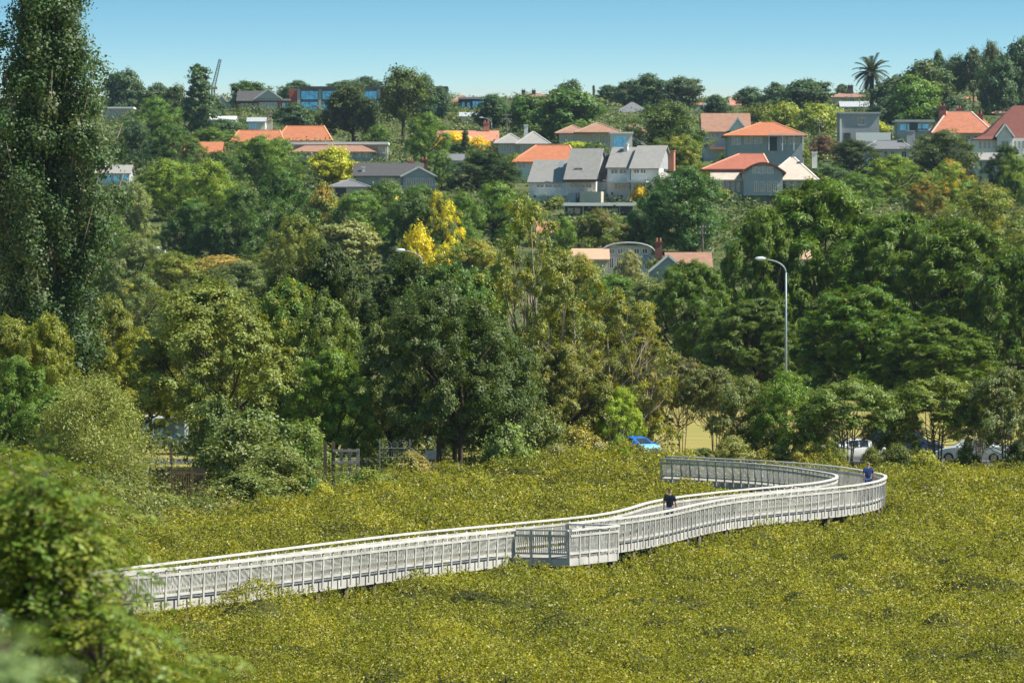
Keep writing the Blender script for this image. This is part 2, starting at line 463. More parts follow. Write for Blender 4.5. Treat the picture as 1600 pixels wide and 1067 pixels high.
# ------------------------------------------------------------------ mangroves: one low unbroken canopy nobody could count
def dist_to(path, X, Y, half):
    """distance of points to a polyline"""
    best = np.full(X.shape, 1e9)
    for p, q in zip(path[:-1:1], path[1::1]):
        d = q - p; L = d @ d
        t = np.clip(((X - p[0]) * d[0] + (Y - p[1]) * d[1]) / L, 0, 1)
        best = np.minimum(best, (X - p[0] - t * d[0]) ** 2 + (Y - p[1] - t * d[1]) ** 2)
    return np.sqrt(best)
MID = (a1 + b1) / 2
def mang_h(X, Y):
    """height of the mangrove canopy above the datum"""
    b = vnoise(X * .5 + 7, Y * .4 + 3) * .55 + vnoise(X * 1.1, Y * .9) * .45
    h = -.1 + 1.6 * b + .35 * vnoise(X * .11 + 40, Y * .08 + 9)
    xs_ = X / Y * F + 800
    sh = np.interp(xs_, SH_X, SH_D)
    h = h + .9 * np.clip((Y - sh + 22) / 16, 0, 1) * np.exp(-((xs_ - 930) / 130.) ** 2)   # taller growth by the landing
    h = h + .5 * np.clip((Y - 256) / 8, 0, 1) * np.exp(-((xs_ - 1040) / 60.) ** 2)
    for bx, bd, ba, br in ((368, 167, .75, 1.1), (322, 165, .3, 1.0), (428, 169, .35, 1.0), (1203, 217, .6, .9), (700, 184, .3, 1.0)):   # taller bushes beside the walkway
        h = h + ba * np.exp(-(((X - (bx - 800) * bd / F) / br) ** 2 + ((Y - bd) / (br * 1.6)) ** 2))
    return h
gx, gy = np.meshgrid(np.linspace(-45, 50, 380), np.linspace(118, 300, 560))
mask_in = (np.abs(gx) < gy * .108 + 6)
near = dist_to(MID[::2], gx, gy, 3)
near = np.minimum(near, np.hypot(gx - cen[0], gy - cen[1]) - 1.2)
shD = np.interp(gx / gy * F + 800, SH_X, SH_D)
def under(d): return np.clip((d - 1.25) / 1.3, 0, 1)
hh = mang_h(gx, gy)
hg = np.where(gy < shD + 4, hh, -3)
bb = vnoise(gx * .62 + 31, gy * .5 + 17)
hg = np.where(gy < shD + 4, hg + 1.0 * np.clip(bb - .52, 0, 1) * np.clip((near - 3) / 5, 0, 1) - .45 * np.clip(.42 - bb, 0, 1), hg)
hg = -.5 + (hg + .5) * (.12 + .88 * under(near))
# twig body below the leaves, gap shade put into its dark colour
keep = mask_in & (gy < shD + 5)
body = np.stack([gx, gy, np.minimum(hg - .5, hg * .7)], -1).reshape(-1, 3)
nr, nc = gx.shape
ii = (np.arange(nr - 1)[:, None] * nc + np.arange(nc - 1)[None, :]).ravel()
ok = keep.ravel()
sel = ok[ii] & ok[ii + 1] & ok[ii + nc] & ok[ii + nc + 1]
ii = ii[sel]
body_f = np.stack([ii, ii + 1, ii + nc + 1, ii + nc], 1)
R = np.random.RandomState(3)
N = 2600000
Y = 118 + (R.rand(N) ** 1.25) * 180
X = (R.rand(N) * 2 - 1) * (Y * .104 + 4)
x_i = np.clip(((X + 45) / 95 * 379), 0, 378.99); y_i = np.clip((Y - 118) / 182 * 559, 0, 558.99)
def samp(G):
    a, b = x_i.astype(int), y_i.astype(int); fx, fy = x_i - a, y_i - b
    return (G[b, a] * (1 - fx) + G[b, a + 1] * fx) * (1 - fy) + (G[b + 1, a] * (1 - fx) + G[b + 1, a + 1] * fx) * fy
h = samp(hg); nd = samp(near)
keepm = (h > -.35) & (nd > 1.15) & (Y < np.interp(X / Y * F + 800, SH_X, SH_D) + 4)
thin = vnoise(X * 1.6, Y * 1.6) * .5 + vnoise(X * 3.7 + 5, Y * 3.7) * .5
keepm &= R.rand(N) < np.clip((thin - .2) * 3.2, .2, 1)
X, Y, h, thin = X[keepm], Y[keepm], h[keepm], thin[keepm]; N = len(X)
gyx = np.gradient(hg, axis=1) / (95 / 379); gyy = np.gradient(hg, axis=0) / (182 / 559)
x_i = np.clip(((X + 45) / 95 * 379), 0, 378.99); y_i = np.clip((Y - 118) / 182 * 559, 0, 558.99)
nx, ny = -samp(gyx), -samp(gyy)
Z = h + (vnoise(X * 3.7 + 5, Y * 3.7) - .5) * .6 - np.abs(R.randn(N)) * .13 + (R.rand(N) < .05) * R.rand(N) * .25
def leaf_quads(C, out, size, wid, jit, R, updir=0.0, tang=None, tj=1.0):
    """diamond leaves at C facing roughly along out"""
    n = len(C)
    nn = out + R.randn(n, 3) * jit; nn[:, 2] += updir
    nn /= np.linalg.norm(nn, axis=1)[:, None] + 1e-9
    t = R.randn(n, 3) * tj
    if tang is not None: t = t + tang
    t -= nn * (t * nn).sum(1)[:, None]; t /= np.linalg.norm(t, axis=1)[:, None] + 1e-9
    b = np.cross(nn, t)
    s = (size * (.65 + .7 * R.rand(n)))[:, None]
    w = s * wid
    V = np.stack([C - t * s * .5, C + b * w * .5 - t * s * .06, C + t * s * .5, C - b * w * .5 - t * s * .06], 1)
    return V.reshape(-1, 3)
C = np.stack([X, Y, Z], 1)
Q = leaf_quads(C, np.stack([nx * .6, ny * .6, np.ones(N) * .9], 1), np.full(N, .098) * np.clip(Y / 190, .85, 1.4), .5, .75, R)
allv = np.vstack([body, Q]); nb = len(body)
lf = (nb + np.arange(N * 4)).reshape(-1, 4)
cpatch = np.clip(vnoise(X * .5 + 60, Y * .3 + 8) * .6 + vnoise(X * 2.2, Y * 2.2) * .4, 0, 1)
mg = mesh_np('mangroves', allv, np.vstack([body_f, lf]), [LEAFG, M('mangrove_twig_shade', (.055, .06, .016), .95, .3, 4, spec=.1)], False,
             {'v': np.concatenate([np.full(len(body_f), .3), R.rand(N)]), 'c': np.concatenate([np.full(len(body_f), .99), cpatch])})
mg.polygons.foreach_set('material_index', np.concatenate([np.ones(len(body_f), dtype=np.int32), np.zeros(N, dtype=np.int32)]))
mo = link('mangroves', mg)
mo.color = (.242, .238, .020, 1); mo['tint'] = (.36, .325, .032); mo['tint_share'] = .42
tag(mo, 'low olive green mangrove canopy spreading on both sides of the boardwalk', 'mangroves', kind='stuff')
# ------------------------------------------------------------------ trees
def profile(shape, t):
    top = lambda k: np.sqrt(np.clip(1 - np.clip((t - k) / (1 - k), 0, 1) ** 2, 0, 1))
    if shape == 'ell': return top(.35) * np.clip(.62 + t * 1.1, 0, 1)
    if shape == 'dome': return top(.12) * np.clip(.85 + t, 0, 1)
    if shape == 'cone': return np.clip(1.02 - t, 0, 1) ** .8
    if shape == 'tall': return top(.3) ** .8 * np.clip(.6 + t, 0, 1) * (1.1 - .3 * t)
    if shape == 'umb': return top(.35) * np.clip(.55 + t * 1.6, 0, 1)
    if shape == 'ovate': return top(.2) ** .9 * np.clip(.75 + t, 0, 1)
    return np.ones_like(t)

def proto(name, seed, W, H, cb, nl, lr, K, Mn, leaf, shape='ell', wid=.6, jit=.5, flat=1.0, tang=None, tj=1.0, up=.25,
          stems=1, tr=.25, fork=.35, limbs=14, bark=BARK, cr=.36, inner=.35, lean=0.0, mat=None, sag=0.0, sides=6):
    """one kind of tree in metres: (crown mesh, trunk mesh, W, H). Lobes of sprays of leaves round a branching trunk."""
    R = np.random.RandomState(seed)
    zb, zt = cb * H, H
    t = (np.arange(nl) + R.rand(nl)) / nl
    ang = np.arange(nl) * 2.399 + R.rand(nl) * .9
    rl = W * lr * (.65 + .7 * R.rand(nl))
    rad = profile(shape, t) * W / 2 * np.where(R.rand(nl) < inner, R.rand(nl) * .6, .68 + .32 * R.rand(nl)) - rl * .35
    rad = np.maximum(rad, 0)
    LC = np.stack([rad * np.cos(ang), rad * np.sin(ang), zb + t * (zt - zb) * .93], 1)
    LC[:, 0] += lean * (LC[:, 2] / H) ** 2 * W
    d = R.randn(nl, K, 3); d[..., 2] += up; d /= np.linalg.norm(d, axis=2)[..., None]
    u = .55 + .5 * R.rand(nl, K, 1)
    sq = np.array([1, 1, flat])
    CC = LC[:, None] + d * u * rl[:, None, None] * sq
    CC[..., 2] -= sag * np.linalg.norm(d[..., :2], axis=2) ** 2 * rl[:, None]
    off = R.randn(nl, K, Mn, 3) * (rl[:, None, None, None] * cr * .62) * sq
    C = (CC[:, :, None] + off).reshape(-1, 3)
    outw = (C.reshape(nl, -1, 3) - (LC - np.array([0, 0, .25]) * rl[:, None])[:, None])
    outw /= np.linalg.norm(outw, axis=2)[..., None] + 1e-6
    outw = outw.reshape(-1, 3)
    lo, hi = np.percentile(C, .3, axis=0), np.percentile(C, 99.7, axis=0)
    mid = (lo + hi) / 2
    sc = np.array([W / (hi[0] - lo[0]), W / (hi[1] - lo[1]), (zt - zb) / (hi[2] - lo[2])])
    fit = lambda q: (q - np.array([mid[0], mid[1], lo[2]])) * sc + np.array([0, 0, zb])
    C = fit(C); LCf = fit(LC)
    n = len(C)
    tg = None if tang is None else np.asarray(tang)[None] + outw * .35
    Q = leaf_quads(C, outw, np.full(n, leaf), wid, jit, R, .15, tg, tj)
    cl = np.repeat(np.clip(R.rand(nl, K) * .6 + R.rand(nl, 1) * .4, 0, 1), Mn, axis=1).ravel()
    me = mesh_np(name + '_crown', Q, np.arange(n * 4).reshape(-1, 4), [mat or LEAF], False,
                 {'v': np.repeat(R.rand(nl * K), Mn) * .5 + R.rand(n) * .5, 'c': cl})
    tm = MB(); order = np.argsort(-np.linalg.norm(LCf[:, :2], axis=1) - LCf[:, 2] * .3)[:limbs]
    fz = max(fork * zb, .15) if cb > .05 else .1 * H
    roots = []
    for s in range(stems):
        a = s * 2.4 + R.rand(); rr = 0 if stems == 1 else tr * 1.3
        b = Vector((math.cos(a) * rr, math.sin(a) * rr, -.6))
        top = Vector((math.cos(a) * rr * 3 + lean * W * .1, math.sin(a) * rr * 3, fz))
        crown_c = Vector((math.cos(a) * W * .1 * (stems > 1) + lean * W * .4, math.sin(a) * W * .1 * (stems > 1), zb + (zt - zb) * .72))
        tm.tube([b, b.lerp(top, .5), top, top.lerp(crown_c, .5) + Vector((R.randn() * .02 * W, R.randn() * .02 * W, 0)), crown_c], [tr * 1.25, tr, tr * .85, tr * .5, tr * .15], sides + 2)
        roots.append((top, crown_c))
    for j, k in enumerate(order):
        top, cc = roots[j % stems]
        e = Vector(LCf[k]); s0 = top.lerp(cc, min(.85, max(0, (e.z - fz) / max(.1, (zt - fz)) * .55)))
        m1 = s0.lerp(e, .45) + Vector((R.randn() * .05 * W, R.randn() * .05 * W, .025 * H * R.randn() - .03 * H)); m0 = s0.lerp(m1, .5) + Vector((R.randn() * .02 * W, R.randn() * .02 * W, -.012 * H)); m2 = m1.lerp(e, .5) + Vector((R.randn() * .02 * W, R.randn() * .02 * W, .015 * H))
        r0 = tr * (.28 + .25 * R.rand())
        tm.tube([s0, m0, m1, m2, e], [r0, r0 * .85, r0 * .65, r0 * .42, r0 * .2], sides - 1)
        for q in range(2):
            e2 = Vector(CC[k, q]); e2 = Vector(fit(np.array(e2)))
            tm.tube([m1, m1.lerp(e2, .6) + Vector((0, 0, -.01 * H)), e2], [r0 * .45, r0 * .3, r0 * .1], 4)
    t_ob = tm.build(name + '_trunk', bark, None, True)
    tme = t_ob.data; bpy.data.objects.remove(t_ob)
    return (me, tme, W, H)

PR = {}
# far kinds
PR['R'] = [proto('round%d' % i, 20 + i, 10, 10, .04, 34, .2, 10, 46, .5, ('ell', 'ovate', 'ell', 'dome')[i], limbs=8, tr=.3, sides=5, up=.5, jit=.4, cr=.3) for i in range(4)]
PR['T'] = [proto('tall%d' % i, 30 + i, 7, 13, .08, 30, .22, 8, 40, .45, 'tall', limbs=10, tr=.3, sides=5, up=.3, jit=.4) for i in range(3)]
PR['D'] = [proto('dome', 40, 11, 11, .2, 60, .13, 10, 46, .42, 'dome', limbs=8, tr=.4, sides=5, jit=.4)]
PR['C'] = [proto('conifer%d' % i, 45 + i, 6, 12, .06, 38, .19, 8, 34, .42, 'cone', limbs=8, tr=.25, sides=5, flat=.6, jit=.4) for i in range(2)]
PR['B'] = [proto('far_bush%d' % i, 50 + i, 7, 4.5, 0, 24, .2, 9, 46, .36, 'dome', limbs=4, tr=.12, sides=5, up=.5, jit=.4) for i in range(3)]
PR['S'] = [proto('far_stem%d' % i, 55 + i, 8, 14, .33, 26, .22, 9, 46, .44, 'ell', limbs=9, tr=.38, sides=6, jit=.4) for i in range(2)]
# middle distance kinds
PR['M'] = [proto('spreading%d' % i, 60 + i, 9, 11, (.1, .16, .06, .14)[i], 70, .125, 13, 100, .155, ('ell', 'dome', 'ovate', 'ell')[i], wid=.68, limbs=12, stems=(2, 1, 3, 2)[i], tr=.24, jit=.34, up=.6, inner=.25, cr=.22) for i in range(4)]
PR['N'] = [proto('hill_tree%d' % i, 70 + i, 10, 11, .05, 60, .13, 11, 70, .22, ('ell', 'ovate', 'dome')[i], limbs=12, tr=.3, up=.5, jit=.38, cr=.26) for i in range(3)]
PR['P'] = [proto('high_crown%d' % i, 160 + i, 9, 11, (.24, .2, .22)[i], 64, .13, 14, 100, .155, ('dome', 'ell', 'dome')[i], wid=.68, limbs=13, stems=(2, 3, 1)[i], tr=.26, jit=.34, up=.6, inner=.25, cr=.22, fork=.35) for i in range(3)]
PR['H'] = [proto('shrub%d' % i, 80 + i, 4, 3.2, 0, 30, .16, 9, 50, .15, 'dome', limbs=8, stems=2, tr=.07, up=.6, jit=.5, fork=.1) for i in range(3)]
PR['U'] = [proto('coastal%d' % i, 90 + i, 6.2, 5.2, (.30, .27, .1)[i], 54, .12, 12, 66, .115, 'dome', wid=.65, limbs=30, stems=(6, 7, 4)[i], tr=.055, up=.9, jit=.36, inner=.1, fork=.12, bark=BARKP, cr=.24, flat=(.7, .7, .9)[i]) for i in range(3)]
PR['K'] = [proto('casuarina%d' % i, 100 + i, 13, 17, .05, 92, .088, 12, 100, .5, ('ell', 'ovate')[i], wid=.2, flat=.9, tang=(.45, -.15, .8), tj=.4, jit=.38, limbs=12, tr=.36, up=.5, inner=.2, cr=.27) for i in range(2)]
PR['V'] = [proto('open_coastal%d' % i, 94 + i, 6.0, 5.2, (.40, .50)[i], 46, .12, 12, 66, .115, 'dome', wid=.65, limbs=34, stems=(7, 4)[i], tr=.055, up=.9, jit=.36, inner=.1, fork=.12, bark=BARKP, cr=.24, flat=.7) for i in range(2)]
PR['E'] = [proto('spreading_gum%d' % i, 130 + i, 12, 11, .12, 70, .07, 9, 80, .15, 'dome', wid=.6, jit=.4, limbs=26, stems=(2, 3)[i], tr=.24, inner=.4, fork=.4, cr=.27, bark=GUM, up=.6, flat=.7) for i in range(2)]
PR['W'] = [proto('willowy', 110, 7, 8, .02, 70, .13, 13, 56, .17, 'ovate', wid=.34, jit=.8, tang=(0, 0, .9), tj=.6, limbs=30, stems=3, tr=.09, inner=.25, cr=.6, bark=BARKP)]
PR['G'] = [proto('gum%d' % i, 120 + i, 8, 14, .16, 52, .09, 9, 80, .155, 'tall', wid=.6, jit=.4, limbs=20, stems=2, tr=.21, inner=.3, fork=.5, cr=.27, bark=GUM, flat=.75, up=.5) for i in range(2)]

G_DARK = (.026, .046, .011); G_DEEP = (.040, .075, .018); G_MID = (.062, .108, .022); G_BRI = (.095, .150, .024); G_YEL = (.17, .205, .022)
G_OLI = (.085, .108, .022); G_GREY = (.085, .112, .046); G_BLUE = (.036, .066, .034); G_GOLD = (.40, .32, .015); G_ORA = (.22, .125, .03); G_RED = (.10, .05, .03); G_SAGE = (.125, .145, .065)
_seen = {}
def tree(kind, x, yt, yb, w, col, label, D=None, tint=None, share=0.0, name=None, cat='tree', group=None, v=None, yaw=None, dx=0):
    """tree whose crown spans w photo pixels round column x, top at row yt, standing where the ground is seen at row yb"""
    if D is None: D = ground_D(x, yb, 282)
    X = (x - 800) * D / F; z = tz(X, D)
    n = _seen.get(kind, 0); _seen[kind] = n + 1
    ps = PR[kind]; me, tme, W, H = ps[(n if v is None else v) % len(ps)]
    top = CAMZ - (yt - YH) * D / F
    wm = w * D / F * (1.0 if kind in 'DCS' else 1.36 if kind in 'UV' else 1.14)
    sx = wm / W; sz = max(.5, top - z) / H
    if kind in 'MNPR': wm = max(wm, (.6 if kind in 'MP' else .66) * (top - z)); sx = wm / W
    bush = kind in 'BH'
    nm = name or ('shrub' if bush else {'K': 'casuarina_tree', 'G': 'gum_tree', 'E': 'gum_tree', 'C': 'conifer_tree'}.get(kind, 'tree'))
    r = empty(nm, (X, D, z), (rnd.uniform(-.5, .5) if kind == 'K' else rnd.uniform(0, 6.28)) if yaw is None else yaw)
    tag(r, label, cat if not bush else ('shrub' if cat == 'tree' else cat), group)
    c = link('crown', me, r); t = link('trunk' if not bush else 'stems', tme, r)
    for o in (c, t): o.scale = (sx, sx * rnd.uniform(.9, 1.1), sz)
    f = rnd.uniform(.9, 1.12) * 2.35
    if col[1] > col[0]: col = (col[0] * 1.08, col[1] * 1.0, col[2] * .75)
    if tint: tint = (min(.8, tint[0] * 1.7), min(.8, tint[1] * 1.7), tint[2] * 1.3)
    c.color = (col[0] * f * rnd.uniform(.94, 1.06), col[1] * f, col[2] * f, 1)
    c['tint'] = tint or (min(1, col[0] * 2.7), min(1, col[1] * 2.3), col[2] * 1.5)
    c['tint_share'] = share if (tint or share) else .22
    return r

T = tree
# ---- skyline, left to right
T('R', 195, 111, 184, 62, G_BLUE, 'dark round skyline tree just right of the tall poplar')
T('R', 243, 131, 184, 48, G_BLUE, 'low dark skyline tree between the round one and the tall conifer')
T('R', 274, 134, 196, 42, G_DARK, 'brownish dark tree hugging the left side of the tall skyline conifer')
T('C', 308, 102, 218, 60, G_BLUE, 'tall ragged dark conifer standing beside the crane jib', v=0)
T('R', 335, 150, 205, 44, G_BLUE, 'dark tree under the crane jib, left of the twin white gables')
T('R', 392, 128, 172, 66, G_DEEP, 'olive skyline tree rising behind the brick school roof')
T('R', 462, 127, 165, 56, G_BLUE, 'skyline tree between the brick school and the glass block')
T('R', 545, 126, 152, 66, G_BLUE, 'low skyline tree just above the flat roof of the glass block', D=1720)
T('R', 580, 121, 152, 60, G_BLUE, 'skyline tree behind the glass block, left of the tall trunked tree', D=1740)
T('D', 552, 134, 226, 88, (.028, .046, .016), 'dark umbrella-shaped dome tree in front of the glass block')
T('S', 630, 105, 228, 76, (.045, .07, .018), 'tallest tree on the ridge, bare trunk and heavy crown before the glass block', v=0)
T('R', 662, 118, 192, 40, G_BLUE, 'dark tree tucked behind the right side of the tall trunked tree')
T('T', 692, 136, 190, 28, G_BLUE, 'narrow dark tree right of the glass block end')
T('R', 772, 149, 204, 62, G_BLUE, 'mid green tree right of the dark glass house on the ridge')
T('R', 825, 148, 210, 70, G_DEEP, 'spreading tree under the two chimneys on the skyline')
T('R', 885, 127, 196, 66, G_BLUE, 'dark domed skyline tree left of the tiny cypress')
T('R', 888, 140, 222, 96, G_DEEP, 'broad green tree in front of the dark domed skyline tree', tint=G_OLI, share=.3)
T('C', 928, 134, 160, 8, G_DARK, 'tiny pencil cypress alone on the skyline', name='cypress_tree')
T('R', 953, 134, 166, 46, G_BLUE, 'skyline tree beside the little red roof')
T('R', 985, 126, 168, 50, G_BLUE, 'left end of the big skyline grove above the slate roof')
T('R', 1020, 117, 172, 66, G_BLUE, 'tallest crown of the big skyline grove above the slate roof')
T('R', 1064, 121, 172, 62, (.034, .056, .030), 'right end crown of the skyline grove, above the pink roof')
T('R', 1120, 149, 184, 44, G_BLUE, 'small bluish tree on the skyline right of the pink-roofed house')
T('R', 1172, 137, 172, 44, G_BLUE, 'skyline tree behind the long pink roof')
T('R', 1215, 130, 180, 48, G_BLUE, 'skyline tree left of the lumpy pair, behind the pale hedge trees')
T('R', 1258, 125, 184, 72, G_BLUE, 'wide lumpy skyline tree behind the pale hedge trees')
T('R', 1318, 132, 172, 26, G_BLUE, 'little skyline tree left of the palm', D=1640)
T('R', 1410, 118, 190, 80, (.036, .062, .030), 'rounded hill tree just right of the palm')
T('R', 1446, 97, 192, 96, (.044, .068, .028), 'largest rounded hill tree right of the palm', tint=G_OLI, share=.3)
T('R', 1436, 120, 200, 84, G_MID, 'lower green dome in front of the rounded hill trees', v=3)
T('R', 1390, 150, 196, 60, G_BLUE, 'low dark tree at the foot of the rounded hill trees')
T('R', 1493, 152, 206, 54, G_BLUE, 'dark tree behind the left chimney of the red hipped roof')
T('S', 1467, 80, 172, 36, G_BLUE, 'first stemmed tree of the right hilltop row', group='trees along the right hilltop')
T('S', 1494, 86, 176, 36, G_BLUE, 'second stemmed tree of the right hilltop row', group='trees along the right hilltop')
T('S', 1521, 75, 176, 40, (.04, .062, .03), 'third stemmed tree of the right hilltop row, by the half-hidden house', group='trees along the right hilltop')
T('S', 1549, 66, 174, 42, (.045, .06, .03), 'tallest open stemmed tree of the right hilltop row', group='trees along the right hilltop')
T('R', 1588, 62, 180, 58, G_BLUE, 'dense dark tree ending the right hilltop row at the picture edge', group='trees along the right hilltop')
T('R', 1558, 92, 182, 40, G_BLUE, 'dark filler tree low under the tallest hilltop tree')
# ---- upper slope
T('N', 238, 153, 226, 76, G_MID, 'green tree below the left skyline, right of the flat white house')
T('N', 213, 190, 266, 62, G_BLUE, 'dark green tree close to the poplar on the upper slope')
T('N', 262, 196, 270, 74, G_DEEP, 'dark green tree left of the half-hidden orange roof')
T('N', 300, 216, 262, 46, G_OLI, 'olive tree covering the middle of the half-hidden orange roof', tint=G_ORA, share=.15, D=1040)
T('B', 352, 186, 216, 50, G_BLUE, 'dark hedge shrub below the white pool-side roof')
T('N', 330, 200, 236, 70, G_MID, 'pale green tree left of the first orange roof')
T('R', 459, 162, 204, 60, G_BLUE, 'dark tree in front of the brick school right end')
T('N', 405, 213, 300, 92, G_MID, 'green tree overlapping the eave of the first orange roof', tint=G_YEL, share=.2)
T('N', 440, 216, 296, 72, G_MID, 'bushy green tree in front of the second orange roof', tint=G_YEL, share=.22)
T('N', 345, 238, 318, 74, G_DEEP, 'deep green tree under the half-hidden orange roof')
T('N', 265, 250, 350, 110, G_BRI, 'bright green spreading tree below the pale house by the poplar', tint=G_YEL, share=.45)
T('N', 327, 252, 362, 96, G_BRI, 'brightest lime green tree left of the dark pair, mid slope', tint=G_YEL, share=.5)
T('R', 521, 231, 292, 66, (.21, .24, .022), 'round yellow-green tree left of the dark roofed house', tint=(.32, .30, .03), share=.4)
T('N', 590, 196, 240, 44, G_MID, 'small green tree under the tall trunked tree')
T('N', 663, 178, 262, 66, G_MID, 'leafy green tree left of the salmon roof')
T('C', 727, 205, 244, 22, G_DARK, 'small dark cone tree in front of the yellow roof-hugging bush', v=1)
T('B', 712, 206, 228, 64, (.42, .30, .03), 'yellow flowering bush spread before the salmon roof', D=1120, tint=G_GOLD, share=.5)
T('B', 748, 214, 230, 30, (.42, .28, .03), 'smaller yellow bush right of the dark cone tree', D=1110, tint=G_GOLD, share=.5)
T('B', 787, 222, 252, 44, G_RED, 'dark reddish round shrub left of the orange roof', tint=G_DARK, share=.4)
T('N', 760, 236, 300, 104, G_DARK, 'dark round tree left of the large grey-roofed house', tint=G_DEEP, share=.4)
T('N', 690, 236, 298, 44, G_MID, 'pale green tree right of the dark roofed house gable')
T('N', 905, 190, 232, 54, G_MID, 'spiky green tree in front of the brown hipped roofs', tint=G_OLI, share=.4)
T('B', 862, 190, 222, 40, G_MID, 'green bush left of the brown hipped roofs')
T('B', 893, 222, 242, 60, G_YEL, 'bright bush just above the ridge of the large grey-roofed house')
T('N', 1045, 160, 274, 124, (.040, .066, .016), 'great round dark tree above the right end of the grey-roofed house', tint=G_OLI, share=.3)
T('N', 1066, 213, 286, 86, G_OLI, 'olive tree behind the pink chimney of the grey-roofed house', tint=(.26, .22, .03), share=.25)
T('B', 1193, 162, 204, 50, G_OLI, 'leftmost clipped pale tree in the hedge above the orange hipped roof')
T('B', 1228, 160, 206, 60, (.13, .15, .026), 'middle clipped pale tree in the hedge above the orange hipped roof', tint=G_YEL, share=.3)
T('B', 1275, 162, 212, 72, (.13, .15, .026), 'rightmost clipped pale tree in the hedge above the orange hipped roof', tint=G_YEL, share=.3)
T('B', 1178, 222, 246, 58, G_DARK, 'dark clipped hedge under the verandah of the orange hipped house')
T('N', 1240, 217, 266, 56, G_OLI, 'olive tree between the orange hipped house and the cream roof')
T('N', 1284, 212, 252, 44, G_RED, 'dark red-leaved tree right of the orange hipped house', tint=(.07, .05, .03), share=.4)
T('N', 1332, 219, 286, 92, G_DARK, 'dark round tree left of the grey hipped house')
T('N', 1472, 204, 296, 112, (.050, .070, .026), 'big dusky olive tree in front of the red hipped roof', tint=G_GREY, share=.3)
T('B', 1362, 186, 210, 54, G_YEL, 'yellow-green bush before the grey modern block')
T('B', 1458, 168, 190, 26, G_BRI, 'bright round bush left of the red hipped roof')
T('B', 1415, 168, 186, 36, G_RED, 'dark bush below the pale low houses', tint=G_DARK, share=.5)
T('N', 1570, 226, 300, 60, G_DARK, 'dark tree under the white house at the right edge')
T('N', 1285, 256, 310, 104, (.050, .088, .040), 'blue-green round tree right of the cream roof', tint=G_GREY, share=.3)
T('N', 1392, 243, 318, 92, G_BRI, 'bright yellow-green tree below the grey hipped house', tint=G_YEL, share=.45)
T('N', 1487, 252, 340, 84, G_BRI, 'yellowing autumn tree below the dusky olive tree', tint=(.30, .20, .03), share=.4)
T('N', 1585, 242, 330, 62, G_MID, 'green tree at the right edge below the white house', tint=G_YEL, share=.35)
T('N', 1440, 282, 350, 60, G_OLI, 'orange-tinged tree left of the yellowing autumn tree', tint=G_ORA, share=.4)
T('N', 1550, 292, 430, 130, (.078, .10, .02), 'wide olive-green tree at the right, above the casuarinas', tint=(.18, .16, .02), share=.35)
T('N', 1340, 272, 330, 70, G_MID, 'green tree between the blue-green and the bright tree', tint=G_BRI, share=.4)
T('N', 1080, 264, 402, 120, (.042, .085, .022), 'big dark-green tree left of the red-roofed arched house', tint=G_MID, share=.35)
T('N', 1030, 276, 396, 80, (.036, .075, .02), 'dark tree nestled left of the big dark-green one')
T('B', 1000, 289, 322, 30, G_GOLD, 'slanting orange-yellow shrub beside the grey-roofed house', tint=G_ORA, share=.5)
T('B', 985, 292, 318, 34, G_DARK, 'dark shrub on the terrace right of the grey-roofed house')
T('N', 935, 328, 402, 92, G_OLI, 'olive-grey round tree under the long white carport', tint=(.14, .12, .045), share=.4)
T('N', 880, 340, 404, 40, G_BRI, 'light green small tree left of the olive-grey round tree')
T('N', 992, 330, 396, 40, G_MID, 'green sapling right of the olive-grey round tree')
# ---- lower slope
T('N', 213, 290, 404, 66, G_SAGE, 'grey-green tree half behind the poplar', tint=G_GREY, share=.4)
T('N', 300, 312, 416, 90, G_DEEP, 'dark green tree above the half-hidden white car')
T('N', 372, 292, 418, 96, G_DEEP, 'left tree of the dark pair above the dry reeds', tint=G_MID, share=.3)
T('N', 437, 266, 410, 104, G_DEEP, 'right tree of the dark pair above the dry reeds', tint=G_MID, share=.4)
T('R', 500, 288, 384, 46, G_OLI, 'narrow tree turning orange left of the sage shrub', tint=(.24, .15, .03), share=.35)
T('N', 560, 300, 388, 90, G_MID, 'green tree below the garage of the dark roofed house', tint=G_BRI, share=.4)
T('N', 610, 282, 372, 66, G_MID, 'soft green tree below the grey gable', tint=G_GREY, share=.4)
T('R', 548, 348, 416, 92, G_SAGE, 'sage green clipped shrub tree left of the yellow tree', tint=(.17, .175, .07), share=.4)
T('N', 645, 300, 430, 96, G_DEEP, 'dark green tree directly left of the golden tree')
T('N', 684, 302, 430, 68, (.36, .31, .015), 'golden yellow autumn tree in the middle of the slope', tint=(.09, .11, .02), share=.48, v=1)
T('B', 652, 352, 434, 40, (.36, .31, .015), 'low golden branch of foliage left of the autumn tree', tint=G_GOLD, share=.5)
T('B', 618, 306, 350, 22, G_GOLD, 'thin yellow shrub at the left of the dark green tree', tint=G_OLI, share=.3)
T('B', 690, 382, 446, 44, G_GOLD, 'small golden bush under the autumn tree', tint=G_YEL, share=.4)
T('N', 770, 286, 384, 104, G_BRI, 'bright green tree below the dark round tree', tint=G_MID, share=.4)
T('N', 722, 300, 392, 60, G_MID, 'green tree right behind the golden tree')
T('H', 345, 400, 436, 120, (.21, .14, .04), 'dry ochre reed bed below the dark pair of trees', tint=(.25, .2, .06), share=.4, name='reed_bed', cat='reeds')
T('N', 270, 396, 490, 120, G_OLI, 'olive scrub tree right of the poplar, below the white car', tint=(.19, .18, .04), share=.45)
T('N', 375, 408, 492, 120, G_GREY, 'grey-green rounded scrub below the reed bed', tint=G_SAGE, share=.4)
T('N', 425, 388, 470, 90, G_OLI, 'olive scrub at the right end of the reed bed', tint=(.18, .16, .04), share=.4)
T('N', 215, 430, 540, 90, G_GREY, 'grey-green scrub tree against the lower poplar', tint=(.26, .23, .03), share=.2)
